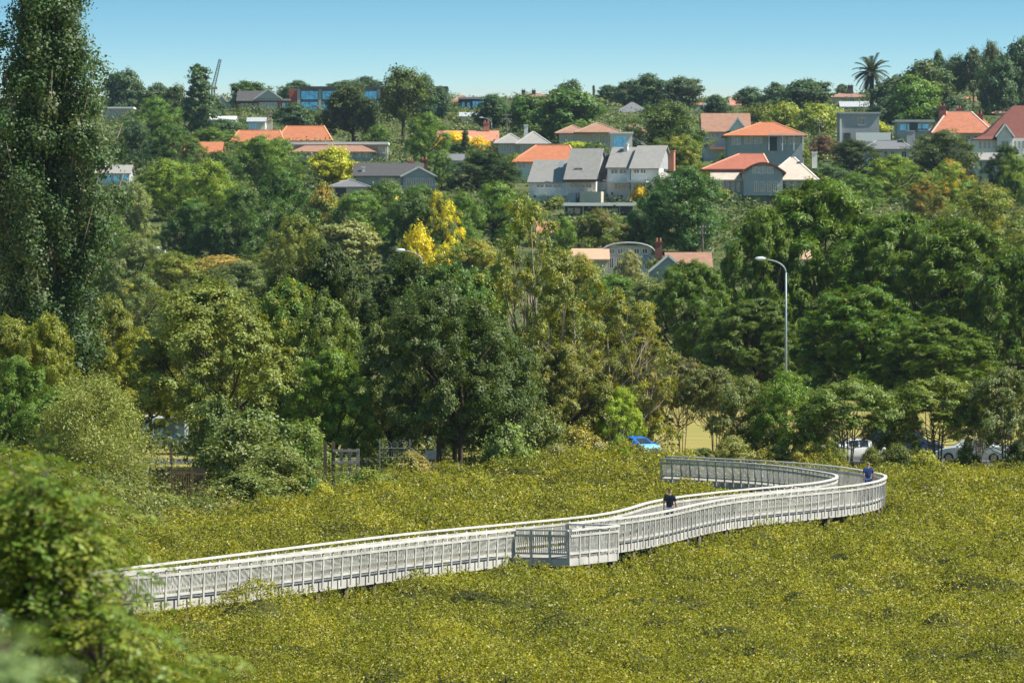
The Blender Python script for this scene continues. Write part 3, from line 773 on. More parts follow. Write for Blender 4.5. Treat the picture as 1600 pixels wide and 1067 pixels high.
T('N', 300, 452, 560, 100, G_GREY, 'dull green scrub tree behind the big grey-olive tree')
T('M', 470, 340, 470, 60, G_OLI, 'thin leaning brownish tree above the big dark spreading tree', D=620)
T('N', 740, 376, 470, 120, G_OLI, 'yellow-olive tree right of the hidden street lamp', tint=(.24, .20, .03), share=.4)
T('N', 960, 430, 520, 130, G_MID, 'green tree below the tan roof', tint=G_OLI, share=.4)
T('N', 1010, 438, 540, 90, G_GREY, 'grey-green tree below the blue-grey gable')
T('N', 905, 398, 500, 70, G_OLI, 'olive tree left of the tan roof', tint=(.22, .18, .03), share=.4)
T('N', 985, 392, 430, 46, (.16, .17, .09), 'pale feathery tree in front of the arched grey roof', D=700)
# ---- right: the casuarinas
T('K', 1085, 412, 606, 130, (.052, .088, .014), 'leftmost casuarina, darkest and lowest of the group', D=480)
T('K', 1190, 330, 600, 130, (0.0477, 0.0829, 0.0102), 'casuarina above the street lamp, left of the tallest', D=500, share=.3)
T('K', 1290, 288, 604, 220, (0.0514, 0.0893, 0.0102), 'tallest casuarina with an open crown, right of the street lamp', D=505, share=.3)
T('K', 1400, 338, 606, 190, (0.0486, 0.0860, 0.0102), 'broad casuarina right of the tallest one', D=490, share=.3)
T('K', 1500, 350, 608, 210, (0.0468, 0.0829, 0.0102), 'large drooping casuarina behind the coastal trees', D=470, share=.3)
T('K', 1590, 392, 618, 160, (0.0477, 0.0829, 0.0102), 'casuarina at the right edge of the picture', D=455, share=.3)
T('K', 1350, 452, 622, 190, (0.0486, 0.0850, 0.0102), 'low front casuarina with sweeping fronds', D=440, share=.3)
T('K', 1180, 470, 612, 160, (.045, .070, .012), 'deep shaded low casuarina left of the lamp post', D=455)
T('K', 1470, 500, 622, 170, (0.0477, 0.0818, 0.0102), 'lowest sunlit casuarina above the white sedan', D=432, share=.3)
# ---- middle band, left to right
T('M', 25, 500, 640, 130, (.095, .115, .020), 'dense green tree at the left edge in front of the poplar', D=318)
T('M', 72, 497, 660, 100, (.11, .125, .02), 'rounded yellowish-green tree under the poplar', D=312, tint=(.13, .14, .02), share=.4)
T('M', 20, 560, 720, 110, G_MID, 'green tree at the left edge above the foreground bush', D=290)
T('P', 222, 522, 672, 120, (.13, .15, .02), 'vivid yellow-green tree left of the big grey-olive tree', D=330, tint=(.19, .19, .02), share=.4)
T('P', 345, 447, 712, 228, (.092, .118, .032), 'big grey-olive spreading tree left of centre', D=300, tint=(.15, .165, .04), share=.45, v=0)
T('P', 450, 440, 700, 120, G_MID, 'yellow-topped tree behind the big grey-olive tree', D=326, tint=(.19, .19, .02), share=.35)
T('M', 515, 470, 700, 110, (.085, .115, .028), 'green rounded tree right of the yellow-topped tree', D=322, tint=G_OLI, share=.4)
T('M', 520, 384, 640, 160, (0.026, 0.040, 0.010), 'dark spreading tree above the yellow-topped tree', D=350, tint=G_OLI, share=.15)
T('M', 455, 415, 640, 70, (0.029, 0.043, 0.012), 'small dark tree left of the dark spreading tree', D=352)
T('M', 520, 548, 752, 132, (.090, .130, .022), 'bright green leaning tree by the timber fence', D=292, tint=G_BRI, share=.4, v=1)
T('P', 612, 500, 742, 90, (.075, .096, .034), 'greyish tree with a bare trunk right of the timber fence', D=296, v=2)
T('M', 640, 408, 690, 110, (0.027, 0.045, 0.010), 'dark tree rising below the hidden street lamp', D=330)
T('P', 776, 508, 752, 100, (0.042, 0.063, 0.018), 'dark lower tree leaning against the big many-trunked tree', D=293, v=0)
T('P', 702, 450, 754, 160, (0.044, 0.066, 0.019), 'big dark tree with many trunks in the centre', D=290, tint=(.085, .105, .035), share=.3, v=1)
T('M', 692, 416, 690, 120, G_DEEP, 'dark green tree behind the big many-trunked tree', D=322)
T('M', 745, 430, 690, 90, G_MID, 'leafy green tree left of the tall gum', D=332, tint=(.24, .22, .025), share=.3)
T('G', 825, 312, 716, 120, (.095, .115, .036), 'tallest airy gum with bare branches in the centre', D=310, tint=(.19, .185, .03), share=.4, v=0)
T('E', 880, 392, 716, 200, (.095, .115, .036), 'airy yellowish gum right of the tallest gum', D=306, tint=(.19, .185, .03), share=.4, v=1)
T('E', 958, 462, 712, 170, (.095, .115, .036), 'spreading golden-tipped gum left of the blue car', D=304, tint=(.21, .195, .03), share=.4, v=0)
T('G', 1005, 480, 712, 90, (.11, .115, .036), 'slender gum above the blue car', D=306, tint=(.2, .185, .04), share=.4, v=1)
T('M', 880, 540, 716, 130, (.085, .10, .032), 'olive brown understorey tree among the gums', D=300, tint=(.17, .16, .04), share=.35)
T('U', 968, 606, 728, 56, (.12, .17, .018), 'bright green upright young tree beside the blue car', D=300, v=1)
T('V', 1066, 562, 712, 74, (.105, .105, .050), 'grey coastal tree leaning over the blue car', D=310, tint=(.15, .12, .06), share=.4, v=1)
T('V', 1118, 574, 716, 84, (.085, .098, .042), 'grey-green coastal tree right of the yellow lawn gap', D=306, tint=(.13, .12, .05), share=.3, v=1)
T('U', 1166, 590, 722, 90, (.080, .096, .038), 'rounded grey-green coastal tree left of the lamp post', D=303, v=2)
T('U', 1226, 583, 722, 96, (.078, .120, .020), 'dense bright green coastal tree at the lamp post foot', D=301, tint=G_BRI, share=.3, v=2)
T('V', 1325, 594, 735, 130, (.075, .102, .028), 'umbrella coastal tree in front of the half-hidden white car', D=298, v=0)
T('V', 1463, 588, 732, 142, (.078, .108, .022), 'umbrella coastal tree with fanned stems, left of the white sedan', D=300, v=0)
T('U', 1572, 578, 738, 110, (.072, .090, .036), 'grey-green coastal tree right of the white sedan', D=297, v=0)
# ---- shrubs along the bank
T('W', 140, 588, 860, 168, (.115, .135, .045), 'airy willowy light green tree at the lower left', D=262, tint=(.17, .18, .06), share=.4, name='willowy_tree')
T('H', 372, 655, 806, 120, (.080, .105, .040), 'leafy grey-green shrub in front of the grey-olive tree', D=262)
T('H', 430, 700, 806, 110, (.090, .115, .038), 'light green shrub left of the yellow bank bush', D=258)
T('H', 382, 738, 816, 110, (.085, .110, .040), 'front grey-green shrub at the mangrove edge', D=250)
T('H', 260, 770, 832, 70, (.13, .16, .05), 'pale low shrub below the willowy tree', D=243)
T('H', 478, 740, 800, 70, G_DEEP, 'deep green shrub on the bank under the timber fence', D=258)
T('H', 505, 754, 792, 44, (.20, .19, .02), 'bright yellow-green bank bush', D=256)
T('H', 570, 734, 790, 100, (.105, .135, .040), 'bright leafy bank shrub below the timber fence', D=270)
T('H', 640, 706, 762, 90, (.13, .125, .04), 'rusty tinged bank shrub below the wire gate', D=280, tint=(.24, .13, .05), share=.4)
T('H', 610, 738, 792, 70, (.13, .15, .04), 'low yellowish bank shrub left of the wire mesh', D=272)
T('H', 790, 662, 752, 100, (.090, .125, .040), 'rounded light green shrub right of the many-trunked tree', D=285, tint=G_SAGE, share=.4)
T('H', 870, 696, 752, 90, (.14, .15, .075), 'pale sage shrub at the mangrove edge', D=290)
T('H', 905, 668, 742, 80, (.13, .13, .04), 'olive shrub under the golden-tipped gum', D=296, tint=(.26, .2, .03), share=.4)
T('H', 936, 690, 740, 60, (.22, .2, .11), 'dry greyish shrub left of the blue car', D=293)
T('H', 968, 680, 742, 54, (.11, .16, .02), 'vivid green shrub touching the blue car', D=291)
T('H', 1146, 682, 718, 62, (.13, .14, .06), 'grey-green round shrub behind the far railing', D=297)
T('H', 1205, 696, 722, 80, (.13, .145, .05), 'low mixed shrub behind the railing bend', D=298, tint=(.22, .18, .04), share=.4)
T('H', 1266, 690, 728, 56, (.22, .2, .04), 'yellowish shrub left of the half-hidden white car', D=296, tint=(.2, .15, .04), share=.4)
T('H', 1402, 694, 738, 60, (.07, .09, .03), 'dark green shrub between the cars, right of the walker in blue', D=296)
T('H', 1508, 694, 736, 46, (.06, .08, .025), 'dark shrub hiding the front wheel of the white sedan', D=296)
T('H', 1448, 704, 738, 60, (.14, .15, .03), 'low yellow-green shrub left of the white sedan', D=294)
T('H', 1590, 690, 740, 60, (.04, .06, .02), 'dark shrub at the right edge below the grey-green coastal tree', D=295)
T('H', 1100, 700, 720, 60, (.07, .09, .035), 'dark low shrub under the grey-green coastal tree', D=300)

T('H', 395, 640, 740, 130, (.080, .110, .038), 'tall grey-green shrub right of the grey-olive tree trunks', D=276, tint=G_SAGE, share=.3)
T('H', 470, 660, 770, 110, (.075, .110, .030), 'mid green shrub left of the timber fence', D=280)
T('H', 345, 620, 720, 90, (.060, .085, .030), 'dark shrub under the grey-olive tree', D=292)
T('H', 590, 640, 712, 60, (.06, .09, .025), 'dark shrub under the greyish bare trunked tree', D=310)
T('H', 840, 640, 730, 100, (.085, .105, .035), 'olive shrub right of the many-trunked tree', D=296, tint=G_SAGE, share=.3)
T('H', 925, 610, 720, 110, (.095, .115, .036), 'tall mixed shrub under the airy yellowish gum', D=305, tint=(.2, .18, .03), share=.3)
T('M', 100, 610, 800, 120, G_MID, 'green tree behind the airy willowy tree', D=285)
T('M', 575, 590, 700, 80, G_MID, 'small green tree behind the timber fence', D=325)
T('M', 880, 470, 700, 120, G_GREY, 'grey-green tree behind the airy gums', D=345, tint=(.17, .17, .04), share=.35)
T('M', 1000, 520, 690, 90, G_OLI, 'olive tree behind the slender gum', D=340, tint=(.2, .19, .03), share=.35)

T('H', 1306, 696, 738, 44, (.10, .12, .035), 'grey-green shrub hiding the nose of the half-hidden white car', D=295)
T('H', 1362, 700, 738, 44, (.08, .10, .03), 'low shrub behind the walker in blue', D=295)
T('N', 150, 330, 470, 100, G_MID, 'mid green tree just behind the middle of the poplar', tint=G_OLI, share=.3)
T('M', 180, 470, 640, 110, G_OLI, 'olive tree right of the poplar foot', D=345, tint=(.17, .16, .04), share=.35)
T('N', 215, 372, 480, 90, G_GREY, 'sage green scrub tree below the grey-green tree by the poplar', tint=G_SAGE, share=.4)

T('U', 1393, 612, 728, 70, (.070, .098, .026), 'smaller coastal tree between the two umbrella coastal trees', D=303, v=2)
T('U', 1274, 608, 728, 56, (.076, .110, .024), 'small rounded coastal tree between the lamp post and the left umbrella tree', D=302, v=2)
T('U', 1530, 600, 730, 80, (.066, .090, .028), 'dusky coastal tree just above the white sedan', D=306, v=1)
# garden shrubs against the houses
for gx_, gt, gb, gw, gl in ((812, 302, 330, 40, 'garden shrub at the left corner of the largest house'), (872, 306, 324, 34, 'garden shrub under the left verandah of the largest house'), (1022, 300, 326, 40, 'garden shrub at the right end of the largest house'),
        (1118, 290, 314, 44, 'garden shrub left of the arched gable house'), (1222, 288, 312, 44, 'garden shrub below the cream roof of the arched gable house'), (1264, 282, 304, 40, 'garden shrub at the right end of the arched gable house'),
        (1146, 234, 258, 40, 'garden shrub left below the orange hipped house'), (1228, 232, 254, 40, 'garden shrub right below the orange hipped house'), (598, 288, 306, 44, 'garden shrub under the dark roofed bungalow windows'), (655, 288, 306, 44, 'garden shrub under the blue-shaded gable of the bungalow'),
        (545, 304, 322, 50, 'garden shrub in front of the small grey garage'), (1366, 246, 266, 44, 'garden shrub left of the low grey hipped house'), (1412, 250, 270, 40, 'garden shrub at the right end of the low grey hipped house'), (1536, 226, 254, 44, 'garden shrub between the red hipped roof and the white house'),
        (1592, 230, 256, 50, 'garden shrub below the white house at the picture edge'), (402, 220, 244, 50, 'garden shrub below the first orange roof'), (490, 226, 246, 40, 'garden shrub below the second orange roof'), (716, 222, 240, 44, 'garden shrub below the salmon roof'), (806, 240, 258, 40, 'garden shrub below the grey slate hips'), (930, 222, 240, 46, 'garden shrub below the brown hipped roofs'),
        (1040, 400, 436, 50, 'garden shrub before the blue gable'), (912, 408, 440, 50, 'garden shrub before the tan roof'), (1090, 406, 440, 46, 'garden shrub below the brown roof by the power pole'), (1350, 212, 230, 40, 'garden shrub in front of the white garden wall'), (1480, 216, 244, 50, 'garden shrub under the left eave of the red hipped roof')):
    T('B', gx_, gt, gb + 3, gw, rnd.choice((G_MID, G_DEEP, G_OLI, G_DARK)), gl, group='garden shrubs round the hillside houses')

# ---- the poplar
def poplar():
    R = np.random.RandomState(77)
    D = 330.0; x0 = 75; X0 = (x0 - 800) * D / F; z0 = tz(X0, D); H = 33.0; Wd = 8.4
    r = tag(empty('poplar_tree', (X0, D, z0)), 'giant columnar poplar towering at the left edge of the picture', 'tree')
    tm = MB(); tm.tube([(0, 0, -.6), (.1, 0, 8), (-.2, .1, 18), (.1, 0, 26), (0, 0, 32)], [.7, .55, .38, .22, .06], 9)
    Cs, Os, cl = [], [], []
    nb = 112
    for i in range(nb):
        t = (i + R.rand()) / nb; hb = 1.0 + t * 27.5; a = i * 2.4 + R.rand() * .8
        rad = Wd / 2 * (.62 + .5 * min(1, 3.2 * t)) * (1 - max(0, t - .38) * 1.15) * (.6 + .5 * R.rand())
        ln = rad * 1.45 + 1.5
        d = np.array([math.cos(a), math.sin(a), 0.0]); p0 = np.array([0, 0, hb])
        pts = [p0 + d * rad * s ** .75 + np.array([0, 0, ln * s ** 1.3]) for s in (0, .35, .7, 1)]
        tm.tube(pts, [.13 * (1.2 - t), .09 * (1.2 - t), .05, .02], 5)
        for k in range(6):
            s = .3 + .75 * R.rand(); s = min(s, 1.05)
            c = p0 + d * rad * s ** .75 + np.array([0, 0, ln * s ** 1.3]) + R.randn(3) * np.array([.42, .42, .6])
            n = int(250 * (1 - .3 * t)); lp = c + R.randn(n, 3) * np.array([.37, .37, .52])
            Cs.append(lp); o = lp - c + d * .3 + np.array([0, 0, .2]); Os.append(o / (np.linalg.norm(o, axis=1)[:, None] + 1e-6)); cl.append(np.full(n, R.rand()))
    C = np.vstack(Cs); O = np.vstack(Os); n = len(C)
    Q = leaf_quads(C, O, np.full(n, .21), .8, .34, R)
    me = mesh_np('poplar_crown', Q, np.arange(4 * n).reshape(-1, 4), [LEAF], False, {'v': R.rand(n), 'c': np.concatenate(cl)})
    c = link('crown', me, r); c.color = (.066, .118, .030, 1); c['tint'] = (.16, .19, .08); c['tint_share'] = .2
    tm.build('trunk', BARKP, r, True)
poplar()

# ---- the palm on the ridge
def palm():
    R = np.random.RandomState(8); D = ground_D(1362, 190, 282); k = F / D
    X0 = (1362 - 800) / k; z0 = tz(X0, D); top = CAMZ - (114 - YH) / k - z0
    r = tag(empty('palm_tree', (X0, D, z0)), 'tall date palm standing alone against the sky on the ridge', 'palm')
    tm = MB(); tm.tube([(0, 0, -.5), (.1, 0, top * .5), (0, 0, top)], [.75, .55, .62], 10); tm.build('trunk', BARK, r, True)
    V, Fc, vv = [], [], []; L = 26 / k * 1.25
    for i in range(74):
        a = R.rand() * 6.283; e = R.uniform(-.75, 1.45); ln = L * R.uniform(.8, 1.1)
        d = Vector((math.cos(a) * math.cos(e), math.sin(a) * math.cos(e), math.sin(e)))
        p = Vector((0, 0, top)); st = 9; pts = [p.copy()]
        for s in range(st):
            d = (d + Vector((0, 0, -.13))).normalized(); p = p + d * ln / st; pts.append(p.copy())
        for s in range(1, st):
            q = pts[s]; dd = (pts[s + 1] - pts[s - 1]).normalized(); sd_ = dd.cross(Vector((0, 0, 1))).normalized()
            for sgn in (-1, 1):
                for f_ in (0, .5):
                    b = q.lerp(pts[s + 1], f_); tip = b + (sd_ * sgn * .75 + dd * .6 + Vector((0, 0, -.35))) * ln * .17
                    o = len(V); w = dd * ln * .028
                    V += [b - w, b + w, tip + w * .2, tip - w * .2]; Fc.append((o, o + 1, o + 2, o + 3)); vv.append(R.rand())
    me = mesh_np('palm_crown', [tuple(v) for v in V], Fc, [LEAF], False, {'v': vv, 'c': vv})
    c = link('crown', me, r); c.color = (.045, .065, .022, 1); c['tint'] = (.12, .11, .03); c['tint_share'] = .2
palm()

# ---- foreground growth, close to the lens and out of focus
def near_bush(name, label, D, blobs, leaf, n_per, col, tint, share, seed, stems=True):
    R = np.random.RandomState(seed); k = F / D
    x0 = blobs[0][0]; X0 = (x0 - 800) / k; z0 = -.6
    r = tag(empty(name, (X0, D, z0)), label, 'bush')
    Cs, Os, cl = [], [], []; tm = MB()
    for (x, y, rx, ry) in blobs:
        c0 = np.array([(x - x0) / k, R.randn() * .4, CAMZ - (y - YH) / k - z0]); rr = np.array([rx / k, max(rx, 90) / k, ry / k])
        ns = max(8, int(rx * ry / 70))
        for s in range(ns):
            # a frond: paired leaflets along a drooping stalk
            d = R.randn(3); d[2] += .2; d /= np.linalg.norm(d); sc_ = c0 + d * rr * R.rand() ** .5 * (.6 + .7 * R.rand())
            ax = d * np.array([1, 1, .35]) + np.array([.6 * R.randn(), .6 * R.randn(), .18 * R.randn()]); ax /= np.linalg.norm(ax)
            sp_ = np.cross(ax, [0, 0, 1.0]); sp_ /= np.linalg.norm(sp_) + 1e-6
            m = n_per; t = np.repeat(np.arange(m // 2) / (m / 2), 2)[:m]; sgn = np.tile([-1.0, 1.0], m)[:m]; ln = leaf * R.uniform(5, 8)
            lp = sc_ + np.outer(t, ax) * ln + np.outer(sgn * (1 - t * .6), sp_) * leaf * .8 + R.randn(m, 3) * leaf * .16; lp[:, 2] -= t ** 2 * ln * .38
            Cs.append(lp); Os.append(np.tile(np.array([0, 0, 1.0]) + d * .3, (m, 1)) + np.outer(t, ax) * .5); cl.append(np.full(m, R.rand()))
            if s % 9 == 0:
                b = Vector(c0) + Vector((0, 0, -rr[2] * .7)); tm.tube([b, b.lerp(Vector(sc_), .6) + Vector((0, 0, .05)), Vector(sc_)], [.016, .011, .005], 5)
        if stems:
            base = Vector((c0[0] * .6, c0[1] * .5, -.3)); tm.tube([base, base.lerp(Vector(c0), .5) + Vector((.15, 0, 0)), Vector(c0)], [.08, .05, .02], 7)
    C = np.vstack(Cs); O = np.vstack(Os); n = len(C)
    Q = leaf_quads(C, O, np.full(n, leaf), .5, .3, R)
    me = mesh_np(name + '_crown', Q, np.arange(4 * n).reshape(-1, 4), [LEAF], False, {'v': R.rand(n), 'c': np.concatenate(cl)})
    c = link('crown', me, r); c.color = tuple(q * 1.8 for q in col) + (1,); c['tint'] = tuple(q * 1.6 for q in tint); c['tint_share'] = share
    tm.build('branches', BARK, r, True)
near_bush('foreground_bush', 'blurred leafy bush filling the lower left corner in front of the boardwalk', 44,
          [(40, 860, 150, 120), (-30, 770, 110, 80), (60, 770, 70, 60), (110, 870, 90, 80), (30, 980, 150, 90), (130, 990, 110, 90), (60, 1080, 190, 80), (230, 1060, 120, 60), (330, 1090, 110, 45), (180, 930, 50, 50), (430, 1100, 90, 40), (170, 990, 90, 70), (0, 900, 120, 120), (90, 810, 70, 60)],
          .07, 18, (.074, .112, .012), (.14, .155, .02), .35, 9)
near_bush('foreground_spray', 'very blurred pale grey-green leaf spray at the bottom left corner', 14,
          [(-10, 1040, 80, 60), (30, 1080, 70, 45)], .03, 16, (.12, .17, .06), (.16, .2, .08), .4, 4, False)

# ---- undergrowth between the trees: one continuous ground cover of scrub
def undergrowth(name, label, pts, hs, rs, leaf, m, col, tint, share, seed):
    R = np.random.RandomState(seed); n = len(pts)
    d = R.randn(n, m, 3); d[..., 2] = np.abs(d[..., 2]) * .9 - .1; d /= np.linalg.norm(d, axis=2)[..., None]
    C = pts[:, None] + d * np.stack([rs, rs, hs], 1)[:, None] * (.7 + .35 * R.rand(n, m, 1))
    Q = leaf_quads(C.reshape(-1, 3), d.reshape(-1, 3), np.repeat(leaf, m), .65, .42, R, .15)
    k = n * m
    me = mesh_np(name, Q, np.arange(4 * k).reshape(-1, 4), [LEAF], False, {'v': R.rand(k), 'c': np.repeat(R.rand(n), m)})
    o = link(name, me); o.color = col + (1,); o['tint'] = tint; o['tint_share'] = share
    tag(o, label, 'undergrowth', kind='stuff')
R = np.random.RandomState(21); n = 4000
D_ = 548 + 1150 * R.rand(n) ** .8; xs_ = -150 + 1900 * R.rand(n); X_ = (xs_ - 800) * D_ / F
hs = (1.1 + 2.6 * R.rand(n) ** 1.6); rs = hs * (1.0 + .7 * R.rand(n))
undergrowth('hillside_undergrowth', 'continuous scrub and garden greenery covering the hillside between trees and houses', np.stack([X_, D_, terr(X_, D_) - .3], 1), hs, rs, np.full(n, .62), 95,
            (.085, .125, .032), (.17, .19, .05), .35, 22)
n = 1500
D_ = 318 + 240 * R.rand(n); xs_ = -120 + 1130 * R.rand(n)
xs_ = np.where(R.rand(n) < .5, xs_, 1000 + 750 * R.rand(n)); D_ = np.where(xs_ > 1000, 480 + 100 * R.rand(n), np.where(xs_ < 560, 330 + 230 * R.rand(n), D_ + 10)); X_ = (xs_ - 800) * D_ / F
hs = (1.0 + 2.6 * R.rand(n)); rs = hs * (1.0 + .5 * R.rand(n))
undergrowth('field_edge_undergrowth', 'dark scrub growing under the trees behind the field', np.stack([X_, D_, terr(X_, D_) - .2], 1), hs, rs, np.full(n, .34), 130,
            (.06, .09, .024), (.12, .13, .04), .3, 23)
n = 900
xs_ = np.where(R.rand(n) < .45, -60 + 400 * R.rand(n), 60 + 960 * R.rand(n)); D_ = np.interp(xs_, SH_X, SH_D) + 2 + 20 * R.rand(n) * np.where(xs_ < 330, 4.2, np.where(xs_ < 700, 1.4, .8)); X_ = (xs_ - 800) * D_ / F
hs = (.35 + 1.15 * R.rand(n) ** 1.5) * np.where((xs_ > 222) & (xs_ < 335), .7, np.where(xs_ < 330, 2.2, 1.2)); D_ = np.where((xs_ > 222) & (xs_ < 335), np.minimum(D_, 226 + 26 * R.rand(n)), D_); X_ = (xs_ - 800) * D_ / F; rs = hs * (.8 + .5 * R.rand(n))
undergrowth('bank_undergrowth', 'leafy green scrub along the bank between mangroves and trees', np.stack([X_, D_, terr(X_, D_) - .1], 1), hs, rs, np.full(n, .15), 260,
            (.13, .16, .034), (.24, .22, .045), .35, 24)
n = 150
xs_ = 1050 + 640 * R.rand(n); D_ = 290 + 12 * R.rand(n); X_ = (xs_ - 800) * D_ / F
hs = (.25 + .55 * R.rand(n)); rs = hs * (1.2 + .6 * R.rand(n))
undergrowth('shore_undergrowth', 'low olive and dark scrub along the shore in front of the parked cars', np.stack([X_, D_, terr(X_, D_) - .1], 1), hs, rs, np.full(n, .15), 220,
            (.15, .16, .04), (.10, .12, .045), .4, 25)
# ------------------------------------------------------------------ houses
ORANGE = M('orange_tiles', (.44, .155, .072), .8, .14, 1.2, wave=2.2)
REDT = M('red_tiles', (.37, .12, .072), .8, .14, 1.2, wave=2.2)
SALMON = M('salmon_tiles', (.50, .22, .14), .8, .14, 1.2, wave=2.2)
BROWNT = M('brown_tiles', (.33, .18, .12), .85, .16, 1.2, wave=2.2)
DARKRED = M('dark_red_tiles', (.17, .055, .04), .8, .16, 1.2, wave=2.2)
DARKR = M('dark_roof', (.075, .07, .07), .75, .15, 1.2, wave=2.2)
SLATE = M('slate_roof', (.17, .17, .18), .7, .14, 1.2, wave=2.2)
GREYR = M('grey_shingles', (.30, .285, .265), .85, .12, 1.5, wave=2.6)
CREAMR = M('cream_roof', (.52, .44, .36), .8, .12, 1.2, wave=2.2)
TANR = M('tan_roof', (.52, .34, .22), .8, .12, 1.2, wave=2.2)
METALR = M('pale_metal_roof', (.42, .44, .45), .5, .1, 1.0, wave=3)
WHITE = M('white_render', (.74, .73, .70), .8, .06, .8)
PALE = M('pale_grey_weatherboard', (.50, .52, .53), .8, .08, .8, wave=6)
CREAM = M('cream_render', (.58, .52, .43), .85, .08, .8)
BRICK = M('red_brick', (.25, .10, .07), .9, .22, 4, wave=7)
REDPANEL = M('red_panel', (.38, .085, .055), .7, .1, 1)
GREYW = M('grey_wall', (.36, .37, .38), .85, .1, .8)
BLUEW = M('blue_grey_shade_weatherboard', (.36, .41, .44), .8, .08, .8, wave=6)  # blue-grey walls, with the bluish cast of shaded fronts put into the colour
DARKW = M('dark_cladding', (.06, .07, .08), .7, .15, 1)
CONC = M('concrete', (.46, .44, .40), .9, .1, 1)
TRIM = M('white_trim', (.80, .79, .77), .6, .04, 1)
GLASS = glass_mat('window_glass')
GLASSB = glass_mat('sky_toned_glass', (.10, .45, .75), .18, .75)  # tinted glass, with the blue of the reflected sky put into its colour
GLASSL = glass_mat('pale_glass', (.18, .26, .30), .12)

class House:
    """a building set out in photo rows and columns at its own distance, then sized in metres"""
    def __init__(s, name, label, cat, xc, yb, D=None, yaw=0.0, group=None):
        s.D = D or ground_D(xc, yb, 300); s.k = F / s.D; s.xc, s.yb = xc, yb
        X = (xc - 800) / s.k; s.gz = tz(X, s.D); s.z = CAMZ - (yb - YH) / s.k
        s.root = tag(empty(name, (X, s.D, s.z), math.radians(yaw)), label, cat, group)
        s.cy = math.cos(math.radians(yaw))
    def lx(s, x): return (x - s.xc) / s.k / s.cy
    def lz(s, y): return (s.yb - y) / s.k
    def box(s, name, x0, x1, y0, y1, d0=0.0, d1=8.0, mat=None, parent=None, deep=0.0):
        m = MB(); m.box((s.lx(x0), d0, s.lz(y1) - deep), (s.lx(x1), d1, s.lz(y0)))
        return m.build(name, mat or WHITE, parent or s.root)
    def walls(s, x0, x1, y0, y1, mat, d0=0.0, d1=8.0):
        return s.box('wall', x0, x1, y0, y1, d0, d1, mat, None, max(1.0, s.z - s.gz + 2.5))
    def hip(s, x0, x1, ye, yr, mat, d0=-.5, d1=8.5, a=None, b=None, name='roof', caps=True, over=3):
        x0, x1 = s.lx(x0 - over), s.lx(x1 + over); ze, zr = s.lz(ye), s.lz(yr); dm = (d0 + d1) / 2
        h = (d1 - d0) / 2
        ra = x0 + h if a is None else s.lx(a); rb = x1 - h if b is None else s.lx(b)
        if ra > rb: ra = rb = (x0 + x1) / 2
        th = .18; v = [(x0, d0, ze), (x1, d0, ze), (x1, d1, ze), (x0, d1, ze), (ra, dm, zr), (rb, dm, zr), (x0, d0, ze - th), (x1, d0, ze - th), (x1, d1, ze - th), (x0, d1, ze - th)]
        m = MB(); m.add(v, [(0, 1, 5, 4), (1, 2, 5), (2, 3, 4, 5), (3, 0, 4), (0, 6, 7, 1), (1, 7, 8, 2), (2, 8, 9, 3), (3, 9, 6, 0), (9, 8, 7, 6)])
        r = m.build(name, mat, s.root)
        if caps:
            c = MB()
            for p, q in ((0, 4), (1, 5), (4, 5)):
                if (Vector(v[p]) - Vector(v[q])).length > .3: c.bar(Vector(v[p]) + Vector((0, 0, .02)), Vector(v[q]) + Vector((0, 0, .02)), .28, .14)
            c.build('ridge_cap', M('cap_' + mat.name, tuple(min(1, q * 1.25) for q in ROOFCOL.get(mat.name, (.5, .4, .35))), .8, .08), r)
        return r
    def gable(s, x0, x1, ye, yr, mat, axis='x', d0=-.5, d1=8.5, wall=None, name='roof', over=2, yr0=None):
        """axis x: ridge runs across the picture; axis y: the gable end faces the camera"""
        ze, zr = s.lz(ye), s.lz(yr); m = MB(); g = MB(); th = .2
        if axis == 'x':
            x0, x1 = s.lx(x0 - over), s.lx(x1 + over); dm = (d0 + d1) / 2
            v = [(x0, d0, ze), (x1, d0, ze), (x1, dm, zr), (x0, dm, zr), (x1, d1, ze), (x0, d1, ze)]
            fs = [(0, 1, 2, 3), (3, 2, 4, 5)]
            i = .35; gv = [[(x0 + i, d0 + .5, ze), (x0 + i, d1 - .5, ze), (x0 + i, dm, zr - .25)], [(x1 - i, d0 + .5, ze), (x1 - i, d1 - .5, ze), (x1 - i, dm, zr - .25)]]
        else:
            x0, x1 = s.lx(x0 - over), s.lx(x1 + over); xm = (x0 + x1) / 2
            v = [(x0, d0, ze), (x0, d1, ze), (xm, d1, zr), (xm, d0, zr), (x1, d1, ze), (x1, d0, ze)]
            fs = [(0, 3, 2, 1), (3, 5, 4, 2)]
            i = .35; gv = [[(x0 + i, d0 + i, ze), (x1 - i, d0 + i, ze), (xm, d0 + i, zr - .25)], [(x0 + i, d1 - i, ze), (x1 - i, d1 - i, ze), (xm, d1 - i, zr - .25)]]
        lo = [(p[0], p[1], p[2] - th) for p in v]
        m.add(v + lo, fs + [tuple(q + 6 for q in reversed(f_)) for f_ in fs])
        for a_, b_ in ([(0, 1), (1, 2), (2, 4), (4, 5), (5, 3), (3, 0)] if axis == 'x' else [(0, 1), (0, 3), (3, 5), (5, 4), (4, 2), (2, 1)]):
            m.add([v[a_], v[b_], lo[b_], lo[a_]], [(0, 1, 2, 3)])
        r = m.build(name, mat, s.root)
        if axis == 'y':
            c = MB()
            for p, q in ((0, 3), (3, 5)): c.bar(Vector(v[p]) + Vector((0, -.05, -.08)), Vector(v[q]) + Vector((0, -.05, -.08)), .08, .3)
            c.build('barge_board', TRIM, r)
        for t in gv:
            g = MB(); g.add(t, [(0, 1, 2)]); o = g.build('gable_wall', wall or WHITE, s.root)
            sm = o.modifiers.new('thickness', 'SOLIDIFY'); sm.thickness = .15
        return r
